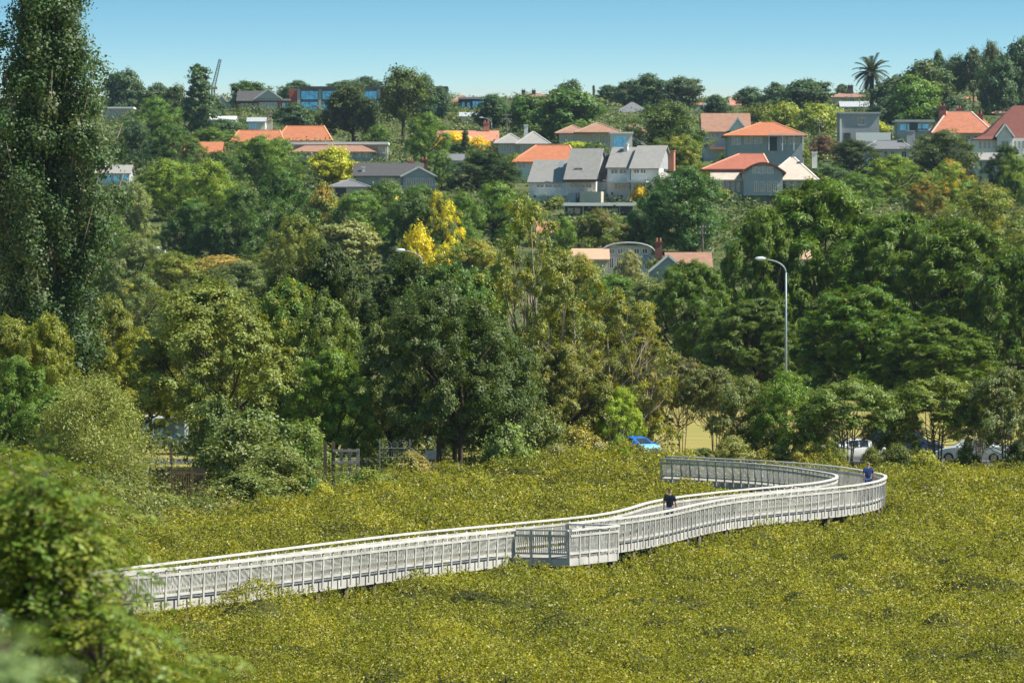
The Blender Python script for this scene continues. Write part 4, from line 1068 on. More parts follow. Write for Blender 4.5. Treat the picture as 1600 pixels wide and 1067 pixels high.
    def win(s, x0, x1, y0, y1, d=0.0, bars=1, gl=None, fr=None, name='window'):
        a, b, c, e = s.lx(x0), s.lx(x1), s.lz(y1), s.lz(y0); t = min(.09, (b - a) * .12); m = MB()
        m.box((a, d - .07, c), (a + t, d + .05, e)); m.box((b - t, d - .07, c), (b, d + .05, e))
        m.box((a + t, d - .07, e - t), (b - t, d + .05, e)); m.box((a + t, d - .09, c), (b - t, d + .05, c + t))
        for i in range(1, bars + 1):
            q = a + (b - a) * i / (bars + 1); m.box((q - t * .4, d - .06, c + t), (q + t * .4, d + .03, e - t))
        f_ = m.build(name, fr or TRIM, s.root)
        p = MB(); p.box((a + t * .5, d - .025, c + t * .5), (b - t * .5, d + .03, e - t * .5)); p.build('pane', gl or GLASS, f_)
        return f_
    def wins(s, x0, x1, y0, y1, n, frac=.62, **kw):
        w = (x1 - x0) / n
        for i in range(n):
            c = x0 + w * (i + .5); s.win(c - w * frac / 2, c + w * frac / 2, y0, y1, **kw)
    def chimney(s, x, y0, y1, w=1.0, d=3.0, mat=None, pots=True):
        m = MB(); a = s.lx(x); m.box((a - w / 2, d, s.lz(y1)), (a + w / 2, d + w, s.lz(y0)))
        m.box((a - w / 2 - .1, d - .1, s.lz(y0)), (a + w / 2 + .1, d + w + .1, s.lz(y0) + .2))
        c = m.build('chimney', mat or BRICK, s.root)
        if pots:
            for q in (-.25, .25):
                t = MB(); t.tube([(a + q * w, d + w / 2, s.lz(y0) + .2), (a + q * w, d + w / 2, s.lz(y0) + .7)], .13, 8)
                t.build('chimney_pot', SALMON, c)
ROOFCOL = {'orange_tiles': (.62, .26, .13), 'red_tiles': (.6, .3, .2), 'salmon_tiles': (.55, .3, .22), 'brown_tiles': (.4, .26, .2), 'dark_red_tiles': (.2, .09, .07), 'dark_roof': (.1, .1, .1),
           'slate_roof': (.24, .24, .25), 'grey_shingles': (.36, .34, .32), 'cream_roof': (.6, .55, .48), 'tan_roof': (.55, .4, .28), 'pale_metal_roof': (.5, .5, .5)}

# far left: flat white building
h = House('flat_roofed_building', 'flat white building half hidden beside the poplar on the upper slope', 'building', 185, 184, 1350)
h.walls(163, 207, 170, 184, BLUEW); h.box('roof_slab', 161, 209, 167.5, 170, -.8, 8.8, TRIM); h.wins(172, 206, 172, 181, 4, .8, gl=GLASS); h.box('end_wall', 163, 171, 169.8, 184, -.4, -.01, CREAM)
# twin white gables
h = House('twin_gabled_house', 'pale house with two white gables between the crane and the brick school', 'house', 357, 176, 1480)
for a in (337, 356):
    h.gable(a, a + 19, 163, 149, SLATE, 'y', -.4, 9, PALE)
h.walls(337, 375, 163, 178, WHITE); h.wins(339, 374, 166, 174, 4, .7, gl=GLASSB)
# brick school
h = House('brick_school_building', 'long brick building with a grey roof and one pale blue gable', 'school building', 412, 190, 1440)
h.walls(371, 455, 158, 192, BRICK, 0, 14); h.gable(371, 425, 158, 141, DARKR, 'x', -.6, 14.6, BRICK)
h.gable(400, 440, 155, 140, DARKR, 'y', -3.2, 8, PALE); h.box('gable_wing', 402, 438, 155, 192, -2.6, -.02, BRICK)
h.box('cornice', 371, 455, 155.5, 158, -2.9, -2.5, CONC); h.wins(375, 402, 162, 172, 4, .7, gl=GLASSL); h.wins(375, 402, 176, 186, 4, .7, gl=GLASSL)
h.wins(440, 454, 161, 170, 2, .8, gl=GLASSB); h.win(406, 434, 161, 170, d=-2.6, bars=5, gl=GLASSL)
# glass block
h = House('glass_block_building', 'long modern block of blue glass bays with red end walls on the ridge', 'office building', 570, 195, 1440)
h.walls(452, 698, 139, 197, M('block_wall', (.30, .31, .32), .8, .06), .6, 18); h.box('roof_slab', 468, 700, 135.5, 139, -1.2, 19, DARKR)
for x0, x1 in ((452, 465), (597, 606), (694, 698)):
    h.box('red_end_wall', x0, x1, 140, 197, -.6, .58, REDPANEL)
cols = [467, 500, 528, 560, 592]
for x in cols + [610, 640, 662, 690]: h.box('column', x - 2.4, x + 2.4, 139.2, 197, -.8, .55, CONC)
bays = [(470, 497), (503, 525), (531, 557), (563, 589), (613, 637), (643, 659), (665, 687)]
for a, b in bays:
    for y0, y1 in ((142, 156), (159, 174), (177, 193)):
        h.win(a, b, y0, y1, d=.45, bars=3, gl=GLASSB, fr=DARKW)
for y in (157.5, 175.5): h.box('floor_band', 467, 690, y - 1, y + 1, .1, .55, M('band', (.16, .2, .25), .6))
# small white ones under the school
h = House('white_roofed_building', 'low building with a long white roof below the crane', 'building', 345, 190, 1240)
h.walls(325, 368, 187, 192, GREYW); h.gable(325, 368, 187, 181, WHITE, 'x', -.8, 8, WHITE, over=1); h.wins(327, 366, 188, 191, 5, .7)
h = House('small_white_house', 'small white house with a chimney above the first orange roof', 'house', 396, 204, 1210)
h.walls(387, 414, 190, 206, WHITE); h.gable(387, 414, 190, 183, METALR, 'x', -.5, 7, WHITE); h.wins(388, 402, 193, 201, 3, .75, gl=GLASSB); h.chimney(421, 188, 206, 1.2, 1, CREAM)
# orange roofs
h = House('orange_roofed_house', 'first orange hipped roof, lower left of the pair below the brick school', 'house', 400, 238, 1130)
h.walls(364, 440, 221.5, 238, CREAM, 0, 9); h.hip(362, 442, 222, 203, ORANGE, -.6, 9.6, a=372, b=436); h.wins(366, 438, 225, 234, 6)
h = House('orange_roofed_house', 'second orange hipped roof, higher right of the pair, beside the dome tree', 'house', 476, 234, 1150)
h.walls(436, 515, 219.5, 234, CREAM, 0, 9); h.hip(434, 517, 220, 196, ORANGE, -.6, 9.6, a=447, b=505); h.wins(440, 512, 223, 230, 6)
h = House('orange_roofed_house', 'long orange roof mostly hidden behind olive trees at the left', 'house', 300, 250, 1060)
h.walls(262, 342, 238, 252, CREAM, 0, 9); h.gable(258, 346, 238, 221, ORANGE, 'x', -.6, 9.6, CREAM); h.wins(266, 338, 240, 248, 5)
# long low flat roof
h = House('flat_roofed_house', 'long low house with a white fascia and brown lower roof under the dome tree', 'house', 530, 246, 1070)
h.walls(457, 605, 226, 248, GREYW, 1, 10); h.box('roof_slab', 454, 607, 222, 226, -.3, 10.5, TRIM); h.hip(458, 586, 238, 228, BROWNT, -5, .9, caps=False); h.walls(462, 582, 238, 248, BLUEW, -4.5, .9)
h.wins(466, 580, 239.5, 246, 9, .7, d=-4.5); h.wins(590, 603, 229, 240, 2, .8, d=1)
# dark roofed house
h = House('dark_roofed_house', 'dark roofed bungalow with a blue-shaded pale gable in mid slope', 'house', 620, 296, 950)
h.walls(556, 680, 274, 298, BLUEW, 0, 10); h.gable(553, 660, 275, 254, DARKR, 'x', -.7, 10.5, BLUEW); h.gable(628, 682, 276, 261, DARKR, 'y', -3.4, 6, BLUEW); h.box('gable_wing', 630, 680, 276, 298, -2.9, -.02, BLUEW)
h.wins(592, 628, 278, 290, 4, .75); h.wins(634, 677, 279, 291, 4, .8, d=-2.9); h.chimney(662, 250, 262, 1.3, 5, BRICK); h.chimney(641, 252, 262, .9, 6, SALMON); h.chimney(567, 262, 276, .5, 1, TRIM, False)
h = House('garage', 'small garage with a grey hipped roof beside the dark roofed house', 'garage', 545, 306, 925)
h.walls(519, 572, 291, 310, CREAM, 0, 7); h.hip(514, 576, 292, 280, SLATE, -.7, 7.6); h.box('garage_door', 524, 541, 294, 308, -.06, -.01, DARKW); h.win(556, 566, 295, 303)
# pale house behind poplar
h = House('pale_house', 'pale grey house showing between the poplar and the bright trees', 'house', 172, 296, 960)
h.walls(120, 202, 270, 298, PALE, 0, 10); h.gable(115, 203, 271, 257, GREYR, 'x', -.6, 10.6, PALE); h.wins(150, 201, 273, 285, 4, .75, gl=GLASSB)
h = House('pale_house', 'pale house glimpsed through the lower poplar branches at the far left', 'house', 15, 300, 960)
h.walls(-20, 40, 278, 300, PALE, 0, 9); h.gable(-24, 44, 278, 266, GREYR, 'x', -.6, 9.6, PALE); h.wins(-14, 36, 281, 292, 3)
# ridge houses, middle
h = House('brown_roofed_house', 'brown hipped roof on the skyline left of the dark glass house', 'house', 720, 172, 1540)
h.walls(706, 738, 159, 174, PALE); h.hip(704, 740, 160, 148, BROWNT, -.5, 8); h.wins(708, 722, 162, 169, 2)
h = House('dark_glass_house', 'dark modern house with blue glass below a flat black roof', 'house', 745, 176, 1480)
h.walls(716, 775, 155, 178, DARKW); h.gable(718, 772, 155, 151, DARKR, 'x', -1, 8.6, DARKW); h.win(738, 762, 158, 170, bars=4, gl=GLASSB, fr=DARKW); h.wins(720, 736, 160, 168, 2, gl=GLASSB, fr=DARKW)
h = House('skyline_house', 'low brown roof with two dark chimneys on the skyline', 'house', 830, 158, 1600)
h.walls(812, 856, 150, 160, BRICK); h.hip(810, 858, 151, 146, BROWNT, -.5, 8); h.chimney(818, 142, 149, 1.2, 2, DARKW); h.chimney(834, 142, 149, 1.2, 2, DARKW)
h = House('white_cottage', 'little white cottage between the dark glass house and the curved lamp', 'house', 738, 194, 1330)
h.walls(721, 754, 182, 196, WHITE, 0, 6); h.gable(719, 756, 182, 175, METALR, 'x', -.4, 6.5, WHITE); h.win(730, 744, 184, 191, bars=3)
h = House('salmon_roofed_house', 'long salmon roof with a pink chimney behind the yellow bush', 'house', 730, 232, 1150)
h.walls(687, 776, 220, 234, PALE, 0, 9); h.gable(684, 778, 221, 203.5, SALMON, 'x', -.6, 9.6, PALE); h.chimney(760, 192, 210, 1.4, 4, SALMON); h.wins(690, 774, 222, 230, 6)
h = House('grey_hipped_house', 'grey slate house with two hips and a white bay left of the orange roof', 'house', 815, 250, 1060)
h.walls(778, 856, 223, 252, PALE, 0, 9); h.hip(774, 820, 224, 208, GREYR, -.6, 8); h.hip(808, 858, 225, 205, GREYR, -1.6, 9); h.walls(812, 852, 225, 250, CREAM, -1.1, -.02)
h.wins(815, 850, 228, 241, 3, .7, d=-1.1); h.wins(781, 806, 227, 238, 2); h.chimney(822, 196, 212, .8, 3, TRIM, False)
h = House('brown_hipped_house', 'house under two brown hipped roofs just above the large grey-roofed house', 'house', 920, 232, 1120)
h.walls(874, 966, 206, 234, CREAM, 0, 9); h.hip(870, 920, 208, 195, BROWNT, -.6, 9); h.hip(900, 968, 207, 191, BROWNT, -2, 9.6); h.wins(878, 912, 211, 224, 3); h.wins(920, 962, 211, 224, 3)
h = House('tile_roofed_house', 'sliver of a brown tiled roof behind the white tower', 'house', 990, 214, 1140)
h.walls(972, 1008, 206, 216, CREAM); h.hip(968, 1012, 206, 194, BROWNT, -.5, 8)
h = House('orange_roofed_house', 'bright orange roof behind the left wing of the large grey-roofed house', 'house', 845, 262, 985)
h.walls(806, 896, 252, 270, WHITE, 0, 10); h.hip(802, 900, 253, 226, ORANGE, -.7, 11, a=838, b=890); h.wins(809, 822, 255, 263, 2, .7); h.chimney(862, 229, 236, .6, 5, GREYW, False)
# the large grey-roofed house
h = House('grey_roofed_house', 'largest house, pale walls under four steep grey roofs with verandahs', 'house', 930, 312, 905, yaw=-16)
h.walls(822, 1040, 284, 316, WHITE, 3.2, 14)
def wing(x0, x1, ye, yr, d0, d1, wall=WHITE):
    h.gable(x0, x1, ye, yr, GREYR, 'x', d0, d1, GREYW, over=1)
    h.box('wing_wall', x0 + 1, x1 - 1, ye, 316, d0 + .6, 3.19 if d0 < 2.5 else d0 + .7, wall)
wing(820, 878, 284, 248, 1.8, 11); wing(882, 932, 283, 231, -.6, 10); wing(944, 981, 262, 229, 1.2, 11); wing(985, 1030, 264, 227, -.8, 11)
h.gable(930, 950, 270, 238, DARKR, 'x', 2.5, 11, GREYW)  # link roof kept dark: the shade of a turned-away slope is in its colour
h.hip(1000, 1042, 282, 266, GREYR, 1.5, 10, caps=False)
h.win(894, 908, 262, 269, d=1.3, bars=1, name='dormer_window', gl=GLASS)
h.wins(832, 872, 287, 293, 3, .9, d=2.35, gl=GLASS); h.wins(949, 976, 264, 272, 2, .85, d=1.75, gl=GLASS); h.wins(990, 1010, 264, 272, 2, .9, d=-.25, gl=GLASS)
h.wins(890, 926, 286, 294, 3, .85, d=-.05, gl=GLASS); h.wins(955, 980, 286, 296, 2, .8, d=1.75); h.wins(988, 1010, 286, 296, 2, .8, d=-.25)
def balustrade(x0, x1, y0, y1, d, name='balcony'):
    o = h.box(name, x0, x1, y1, y1 + 2, d, d + 2.6, TRIM); m = MB(); n = int((x1 - x0) / 2.2)
    for i in range(n + 1):
        q = h.lx(x0 + (x1 - x0) * i / n); m.box((q - .03, d - .03, h.lz(y1)), (q + .03, d + .03, h.lz(y0)))
    m.box((h.lx(x0), d - .05, h.lz(y0)), (h.lx(x1), d + .05, h.lz(y0) + .09)); m.build('balustrade', TRIM, o)
balustrade(838, 888, 296, 304, -.9); balustrade(950, 982, 276, 284, -.9); balustrade(988, 1016, 275, 284, -3.2)
h.box('lower_wall', 892, 905, 302, 318, -2.4, -.05, BLUEW); h.box('lower_wall', 913, 946, 300, 320, -3, -.05, CREAM); h.box('pergola', 885, 948, 281, 284, -2.6, -.7, M('dark_timber', (.07, .05, .04), .9))
h.chimney(966, 226, 250, .7, 5, TRIM, False); h.chimney(1032, 236, 266, 1.1, 7, SALMON, False)
m = MB(); m.tube([(h.lx(872), 2.2, h.lz(257)), (h.lx(872), 2.0, h.lz(256.6))], [.4, .55], 12); m.build('satellite_dish', TRIM, h.root)
# white tower
h = House('white_tower_house', 'white tower with a tall blue window behind the grey roofs', 'house', 968, 250, 960)
h.walls(954, 988, 209, 252, WHITE, 0, 6); h.box('roof_slab', 952, 990, 206.5, 209, -.5, 6.5, TRIM); h.win(959, 978, 213, 238, bars=2, gl=GLASSB)
# long carport
h = House('carport', 'long white-edged carport with dark openings below the large grey-roofed house', 'carport', 935, 338, 870)
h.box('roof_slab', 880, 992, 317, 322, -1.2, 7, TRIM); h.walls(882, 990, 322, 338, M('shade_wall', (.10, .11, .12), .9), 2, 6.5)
for x in (882, 911, 940, 968, 989): h.box('post', x - .8, x + .8, 322, 342, -.9, -.7, GREYW)
h.wins(886, 908, 325, 334, 2, .8, d=2); h.box('garage_door', 944, 966, 325, 337, 1.9, 1.98, PALE)
# ridge houses, right of centre
h = House('red_roofed_cottage', 'tiny red roofed cottage on the skyline beside the grove', 'house', 948, 166, 1600)
h.walls(942, 956, 157, 168, BRICK, 0, 6); h.gable(940, 958, 157, 149, REDT, 'x', -.4, 6.5, BRICK); h.win(946, 951, 159, 163)
h = House('slate_roofed_house', 'blue-grey slate roof below the skyline grove', 'house', 987, 186, 1430)
h.walls(964, 1014, 176, 188, PALE, 0, 9); h.hip(961, 1016, 177, 159, SLATE, -.6, 9.6, caps=False); h.wins(968, 1010, 178, 184, 5)
h = House('pink_roofed_house', 'pink roofed house on the ridge with blue shaded walls', 'house', 1076, 180, 1470)
h.walls(1057, 1098, 163, 182, BLUEW, 0, 9); h.hip(1054, 1101, 164, 154, SALMON, -.6, 9.6); h.wins(1078, 1096, 166, 174, 2, gl=GLASSB)
h = House('pink_roofed_house', 'long pink roof with white walls on the skyline right of the ridge gap', 'house', 1166, 178, 1500)
h.walls(1142, 1192, 164, 180, WHITE, 0, 9); h.gable(1142, 1194, 164, 153.5, SALMON, 'x', -.5, 9.5, WHITE); h.hip(1140, 1160, 165, 153, SALMON, -2, 7, caps=False); h.wins(1146, 1188, 167, 174, 4)
h = House('brown_gabled_house', 'tall brown tiled house with a white gable facing right', 'house', 1140, 244, 1080)
h.walls(1100, 1180, 205, 246, PALE, 0, 11); h.gable(1098, 1172, 206, 176, BROWNT, 'x', -.6, 11.4, WHITE)
h.gable(1138, 1166, 205, 184, BROWNT, 'y', -2.4, 5, WHITE); h.box('gable_wing', 1140, 1164, 205, 246, -1.9, -.02, WHITE)
h.wins(1108, 1136, 209, 217, 2, .5); h.win(1147, 1158, 209, 219, d=-1.9); h.box('lean_to_roof', 1108, 1135, 230, 234, -2.2, -.05, SALMON)
# orange hipped house
h = House('orange_hipped_house', 'wide orange hipped roof with a white verandah, centre right', 'house', 1200, 250, 1020)
h.walls(1137, 1254, 211, 252, BLUEW, 0, 13); h.hip(1133, 1258, 212, 190, ORANGE, -1.2, 13.6, a=1192, b=1212)
h.win(1143, 1157, 214, 227, bars=2, gl=GLASSL); h.wins(1162, 1192, 214, 225, 4, .75); h.box('dark_recess_panel', 1200, 1214, 214, 236, -.05, .0, DARKW)  # dark panel lies flat on the wall, a recess's shade painted as colour
h.box('fascia', 1200, 1256, 209.5, 211.5, -1.5, -1.26, TRIM)
for x in (1201, 1222, 1240, 1254): h.box('verandah_post', x - .7, x + .7, 212, 236, -1.3, -1.1, TRIM)
h.wins(1218, 1252, 215, 226, 3, .7)
# red roof with arched gable
h = House('arched_gable_house', 'house with a red roof, cream lower roofs and an arched gable window', 'house', 1190, 306, 915)
h.walls(1112, 1276, 281, 308, BLUEW, 0, 14); h.hip(1100, 1203, 264, 239, REDT, .6, 14, a=1158, b=1196)
h.gable(1112, 1158, 281, 258, CREAMR, 'x', -1, 6, BLUEW); h.hip(1196, 1276, 281, 245, CREAMR, -1.2, 13.5, a=1238, b=1244)
def arch(x0, x1, y0, y1, d0, d1, mat, name, parent=None, t=0.0):
    m = MB(); n = 14; a, b = h.lx(x0), h.lx(x1); zb, zt = h.lz(y1), h.lz(y0); v = []
    pr = [(a + (b - a) * i / n, zb + (zt - zb) * math.sin(math.pi * (i / n * .8 + .1)) ** 1.0) for i in range(n + 1)]
    if t:
        for q, z in pr: v += [(q, d0, z), (q, d1, z), (q, d1, z - t), (q, d0, z - t)]
        f_ = [(4 * i + k, 4 * i + (k + 1) % 4, 4 * i + 4 + (k + 1) % 4, 4 * i + 4 + k) for i in range(n) for k in range(4)]
        m.add(v, f_ + [(0, 1, 2, 3), (4 * n + 3, 4 * n + 2, 4 * n + 1, 4 * n)])
    else:
        lo = h.lz(306)
        for i in range(n): m.add([(pr[i][0], d0, lo), (pr[i + 1][0], d0, lo), (pr[i + 1][0], d0, pr[i + 1][1]), (pr[i][0], d0, pr[i][1])] + [(pr[i][0], d1, lo), (pr[i + 1][0], d1, lo), (pr[i + 1][0], d1, pr[i + 1][1]), (pr[i][0], d1, pr[i][1])], [(0, 1, 2, 3), (7, 6, 5, 4), (3, 2, 6, 7), (0, 3, 7, 4), (1, 5, 6, 2)])
    return m.build(name, mat, parent or h.root)
arch(1161, 1222, 257, 277, -2.2, -.02, BLUEW, 'arched_gable'); arch(1156, 1227, 254, 277, -2.9, 5, DARKRED, 'arched_roof', None, .35)
h.wins(1174, 1208, 261, 272, 3, .92, d=-2.2, gl=GLASSL); h.wins(1124, 1158, 284, 300, 4, .6); h.wins(1176, 1216, 284, 300, 4, .7, d=-2.2); h.wins(1226, 1270, 284, 297, 4, .6)
h.chimney(1276, 238, 262, .9, 6, WHITE, False); h.chimney(1256, 248, 262, .5, 4, GREYW, False)
# right hand slope
h = House('pale_low_house', 'row of pale flat-roofed houses below the hill trees beside the palm', 'house', 1362, 182, 1440)
h.walls(1312, 1416, 166, 184, WHITE, 0, 9)
for a in (1314, 1348, 1384): h.gable(a, a + 30, 167, 158, METALR, 'x', -.6, 9, WHITE)
h.wins(1316, 1412, 169, 177, 9, .6)
h = House('pale_low_house', 'low grey-white house with a red roof strip left of the palm trunk', 'house', 1330, 162, 1560)
h.walls(1300, 1352, 151, 164, PALE, 0, 9); h.hip(1298, 1354, 152, 144, BROWNT, -.5, 9.5); h.wins(1304, 1348, 154, 160, 4); h.chimney(1330, 134, 146, 1.6, 3, DARKW); 
h = House('grey_cube_house', 'grey modern cube house with a bright white lower wall', 'house', 1345, 222, 1120)
h.walls(1312, 1374, 178, 224, GREYW, 0, 9); h.box('roof_slab', 1310, 1376, 175.5, 178, -.4, 9.4, METALR); h.box('garden_wall', 1336, 1390, 208, 222, -3.2, -2.9, M('bright_white', (.85, .85, .84), .7, .04)); h.box('doorway', 1318, 1329, 208, 222, -.05, -.01, DARKW)
h.win(1340, 1352, 184, 196, bars=1); h.box('bright_side_panel', 1312, 1315, 186, 222, -.3, -.05, WHITE)
h = House('grey_hipped_house', 'low grey hipped house with white trim below the white garden wall', 'house', 1388, 258, 1010)
h.walls(1353, 1421, 232, 260, PALE, 0, 9); h.hip(1350, 1424, 233, 219, SLATE, -.8, 9.6, a=1372, b=1410); h.wins(1358, 1400, 236, 250, 4, .6); h.chimney(1425, 205, 232, 1.6, 3, GREYW, False); h.win(1408, 1417, 236, 250)
h = House('flat_roofed_house', 'modern blue-grey flat-roofed house with solar panels left of the red hipped roof', 'house', 1428, 214, 1180)
h.walls(1402, 1456, 191, 216, BLUEW, 0, 8); h.box('roof_slab', 1398, 1460, 187.5, 191, -1, 9, METALR); h.wins(1405, 1452, 194, 204, 4, .8, gl=GLASSB); h.box('garage_door', 1421, 1434, 192, 206, -.5, -.02, DARKW)
m = MB(); m.add([(h.lx(1432), -.8, h.lz(204)), (h.lx(1455), -.8, h.lz(204)), (h.lx(1450), 2.4, h.lz(193)), (h.lx(1432), 2.4, h.lz(193)), (h.lx(1432), -.8, h.lz(205)), (h.lx(1455), -.8, h.lz(205)), (h.lx(1450), 2.4, h.lz(194)), (h.lx(1432), 2.4, h.lz(194))], [(0, 1, 2, 3), (7, 6, 5, 4), (0, 4, 5, 1), (1, 5, 6, 2), (2, 6, 7, 3), (3, 7, 4, 0)]); m.build('solar_panel', GLASSL, h.root)
h = House('red_hipped_house', 'large red-orange hipped roof with three brick chimneys at the right', 'house', 1510, 236, 1060)
h.walls(1462, 1548, 207, 240, CREAM, 0, 13); h.hip(1458, 1550, 208, 173, M('weathered_orange_tiles', (.42, .155, .085), .85, .2, 1.5, wave=2.2), -1, 14, a=1484, b=1522)
h.hip(1528, 1556, 206, 184, ORANGE, 2, 12, caps=False); h.chimney(1476, 166, 186, 1.5, 5, BRICK); h.chimney(1503, 169, 178, 1.2, 7, BRICK); h.chimney(1535, 178, 192, 1.4, 6, BRICK); h.win(1493, 1500, 194, 201, d=2.2, bars=0, name='dormer_window'); h.wins(1468, 1544, 212, 224, 6, .6)
h = House('white_house', 'white weatherboard house with a steep dark red roof at the right edge', 'house', 1580, 240, 1010)
h.walls(1522, 1625, 216, 246, WHITE, 0, 12); h.hip(1536, 1640, 217, 163, DARKRED, 1, 16, a=1590, b=1610, caps=False); h.gable(1556, 1582, 214, 194, DARKRED, 'y', -2, 6, WHITE); h.box('gable_wing', 1557, 1581, 214, 246, -1.5, -.02, WHITE)
h.hip(1524, 1562, 218, 208, DARKRED, -.8, 8, caps=False); h.wins(1528, 1556, 221, 233, 4, .6); h.wins(1583, 1602, 220, 233, 3, .6); h.win(1563, 1575, 220, 233, d=-1.5)
h = House('grey_roofed_shed', 'small grey roof poking out below the white house at the right', 'shed', 1556, 262, 960)
h.walls(1534, 1582, 249, 264, PALE, 0, 7); h.gable(1532, 1584, 250, 238, GREYR, 'x', -.5, 7.5, PALE); h.wins(1540, 1578, 252, 259, 3)
h = House('hilltop_house', 'pinkish house half hidden among the right hilltop trees', 'house', 1530, 132, 1620)
h.walls(1482, 1578, 117, 134, CREAM, 0, 9); h.hip(1478, 1536, 118, 106, SALMON, -.6, 9); h.gable(1534, 1580, 118, 108, METALR, 'x', -.6, 9, WHITE); h.wins(1486, 1574, 120, 129, 7, .6)
# lower middle
h = House('tan_roofed_house', 'tan roofed building below the olive-grey round tree', 'building', 922, 424, 730)
h.walls(896, 950, 404, 428, CREAM, 0, 9); h.gable(894, 952, 405, 388, TANR, 'x', -.7, 9.6, CREAM, over=1); h.wins(900, 928, 407, 417, 3, .7)
h = House('arched_roof_building', 'building with a curved pale grey roof and a round end window', 'building', 982, 430, 735)
h.walls(942, 1022, 399, 432, PALE, 0, 12); m = MB(); n = 12; v = []
for i in range(n + 1):
    a = math.pi * i / n; q = h.lx(938) + (h.lx(1025) - h.lx(938)) * (1 - math.cos(a)) / 2; z = h.lz(400) + (h.lz(378) - h.lz(400)) * math.sin(a) ** .7
    v += [(q, -.8, z), (q, 12.8, z), (q, 12.8, z - .25), (q, -.8, z - .25)]
m.add(v, [(4 * i + k, 4 * i + (k + 1) % 4, 4 * i + 4 + (k + 1) % 4, 4 * i + 4 + k) for i in range(n) for k in range(4)]); m.build('curved_roof', METALR, h.root, True)
h.box('tympanum', 946, 1018, 384, 399, .1, .4, PALE); h.wins(950, 1014, 388, 397, 5, .7, d=.1); h.wins(950, 1016, 403, 420, 6, .6); m = MB(); m.tube([(h.lx(1010), .3, h.lz(406)), (h.lx(1010), -.2, h.lz(406))], .75, 16); m.build('round_window', GLASSL, h.root)
h = House('blue_gabled_house', 'brown roofed house with a blue-grey gable end and brick chimney', 'house', 1060, 436, 715)
h.walls(1017, 1110, 420, 440, BLUEW, 0, 10); h.gable(1042, 1112, 418, 394, BROWNT, 'x', -.6, 10.6, BLUEW); h.gable(1014, 1072, 424, 398, BROWNT, 'y', -3, 4, BLUEW); h.box('gable_wing', 1017, 1069, 424, 440, -2.6, -.02, BLUEW)
h.chimney(1031, 379, 404, 1.0, 6, BRICK); h.win(1036, 1050, 426, 434, d=-2.6)
h = House('slate_roofed_house', 'pale slate roof peeping over the brown roof of the blue gabled house', 'house', 1085, 396, 790)
h.walls(1062, 1108, 393, 400, PALE, 0, 8); h.gable(1058, 1112, 393, 384, SLATE, 'x', -.5, 8.5, PALE); h.wins(1066, 1104, 394, 399, 4)
h = House('tan_roofed_house', 'tan and grey roofed house glimpsed through the casuarinas by the lamp', 'house', 1216, 424, 730)
h.walls(1188, 1262, 404, 428, PALE, 0, 9); h.gable(1184, 1266, 405, 386, TANR, 'x', -.7, 9.6, PALE); h.wins(1194, 1258, 408, 418, 5)
h = House('pink_roofed_shed', 'small pinkish roof between the gum and the light green tree', 'shed', 858, 376, 800)
h.walls(842, 876, 362, 378, CREAM, 0, 7); h.gable(840, 878, 363, 346, SALMON, 'x', -.5, 7.5, CREAM); h.win(850, 866, 366, 373)
# a few more roofs along the right ridge and slope
h = House('brown_roofed_house', 'brown roofed house low on the right hill near the picture edge', 'house', 1580, 190, 1330)
h.walls(1556, 1612, 176, 192, CREAM, 0, 9); h.hip(1552, 1616, 177, 164, BROWNT, -.6, 9.6); h.wins(1560, 1608, 179, 187, 4, .6); h.chimney(1573, 158, 172, 1.3, 3, BRICK)
h = House('pink_roofed_house', 'small pink roofed house between the hill trees and the red hipped roof', 'house', 1503, 172, 1420)
h.walls(1484, 1524, 161, 174, WHITE, 0, 8); h.gable(1482, 1526, 162, 151, SALMON, 'x', -.5, 8.5, WHITE); h.wins(1488, 1520, 164, 170, 3, .6)
h = House('pale_low_house', 'small white gabled house peeping out right of the large round dark tree', 'house', 1118, 178, 1400)
h.walls(1102, 1136, 168, 180, WHITE, 0, 8); h.gable(1100, 1138, 169, 160, SLATE, 'x', -.5, 8.5, WHITE); h.wins(1106, 1132, 171, 177, 3, .6)
h = House('grey_roofed_house', 'small grey roofed house in the trees between the salmon roof and the grey hips', 'house', 700, 262, 1010)
h.walls(684, 722, 250, 264, PALE, 0, 8); h.gable(682, 724, 251, 240, SLATE, 'x', -.5, 8.5, PALE); h.wins(688, 718, 253, 260, 3, .6)
# ------------------------------------------------------------------ street lamps, crane, poles
STEEL = M('painted_steel', (.27, .32, .36), .5, .1, 2, metal=.2)
def lamp(x, yt, xh, D, label, r=.09, base_z=None):
    k = F / D; X = (x - 800) / k; z = tz(X, D) if base_z is None else base_z; top = CAMZ - (yt - YH) / k - z; reach = (xh - x) / k
    o = tag(empty('street_lamp', (X, D, z)), label, 'street lamp', 'curved grey street lamps')
    m = MB(); m.tube([(0, 0, -.3), (0, 0, top * .5), (0, 0, top - abs(reach) * .55)], [r * 1.3, r, r * .8], 10); m.build('pole', STEEL, o, True)
    m = MB(); n = 9
    m.tube([(reach * .8 * (1 - math.cos(t)), 0, top - abs(reach) * .55 + abs(reach) * .5 * math.sin(t)) for t in (math.pi / 2 * i / n for i in range(n + 1))], r * .62, 8); m.build('arm', STEEL, o, True)
    hd = bpy.data.meshes.new('lamp_head'); b = bmesh.new(); bmesh.ops.create_uvsphere(b, u_segments=14, v_segments=8, radius=1)
    for v in b.verts:
        v.co = Vector((v.co.x * abs(reach) * .22, v.co.y * .2, v.co.z * .17 * (1 if v.co.z > 0 else .55)))
    b.to_mesh(hd); b.free(); hd.materials.append(M('lamp_housing', (.62, .68, .72), .4, .05)); q = link('lamp_head', hd, o); q.location = (reach, 0, top - .02)
    g = MB(); g.box((-abs(reach) * .13, -.13, -.13), (abs(reach) * .13, .13, -.07)); l = g.build('lens', GLASSL, q)
    return o
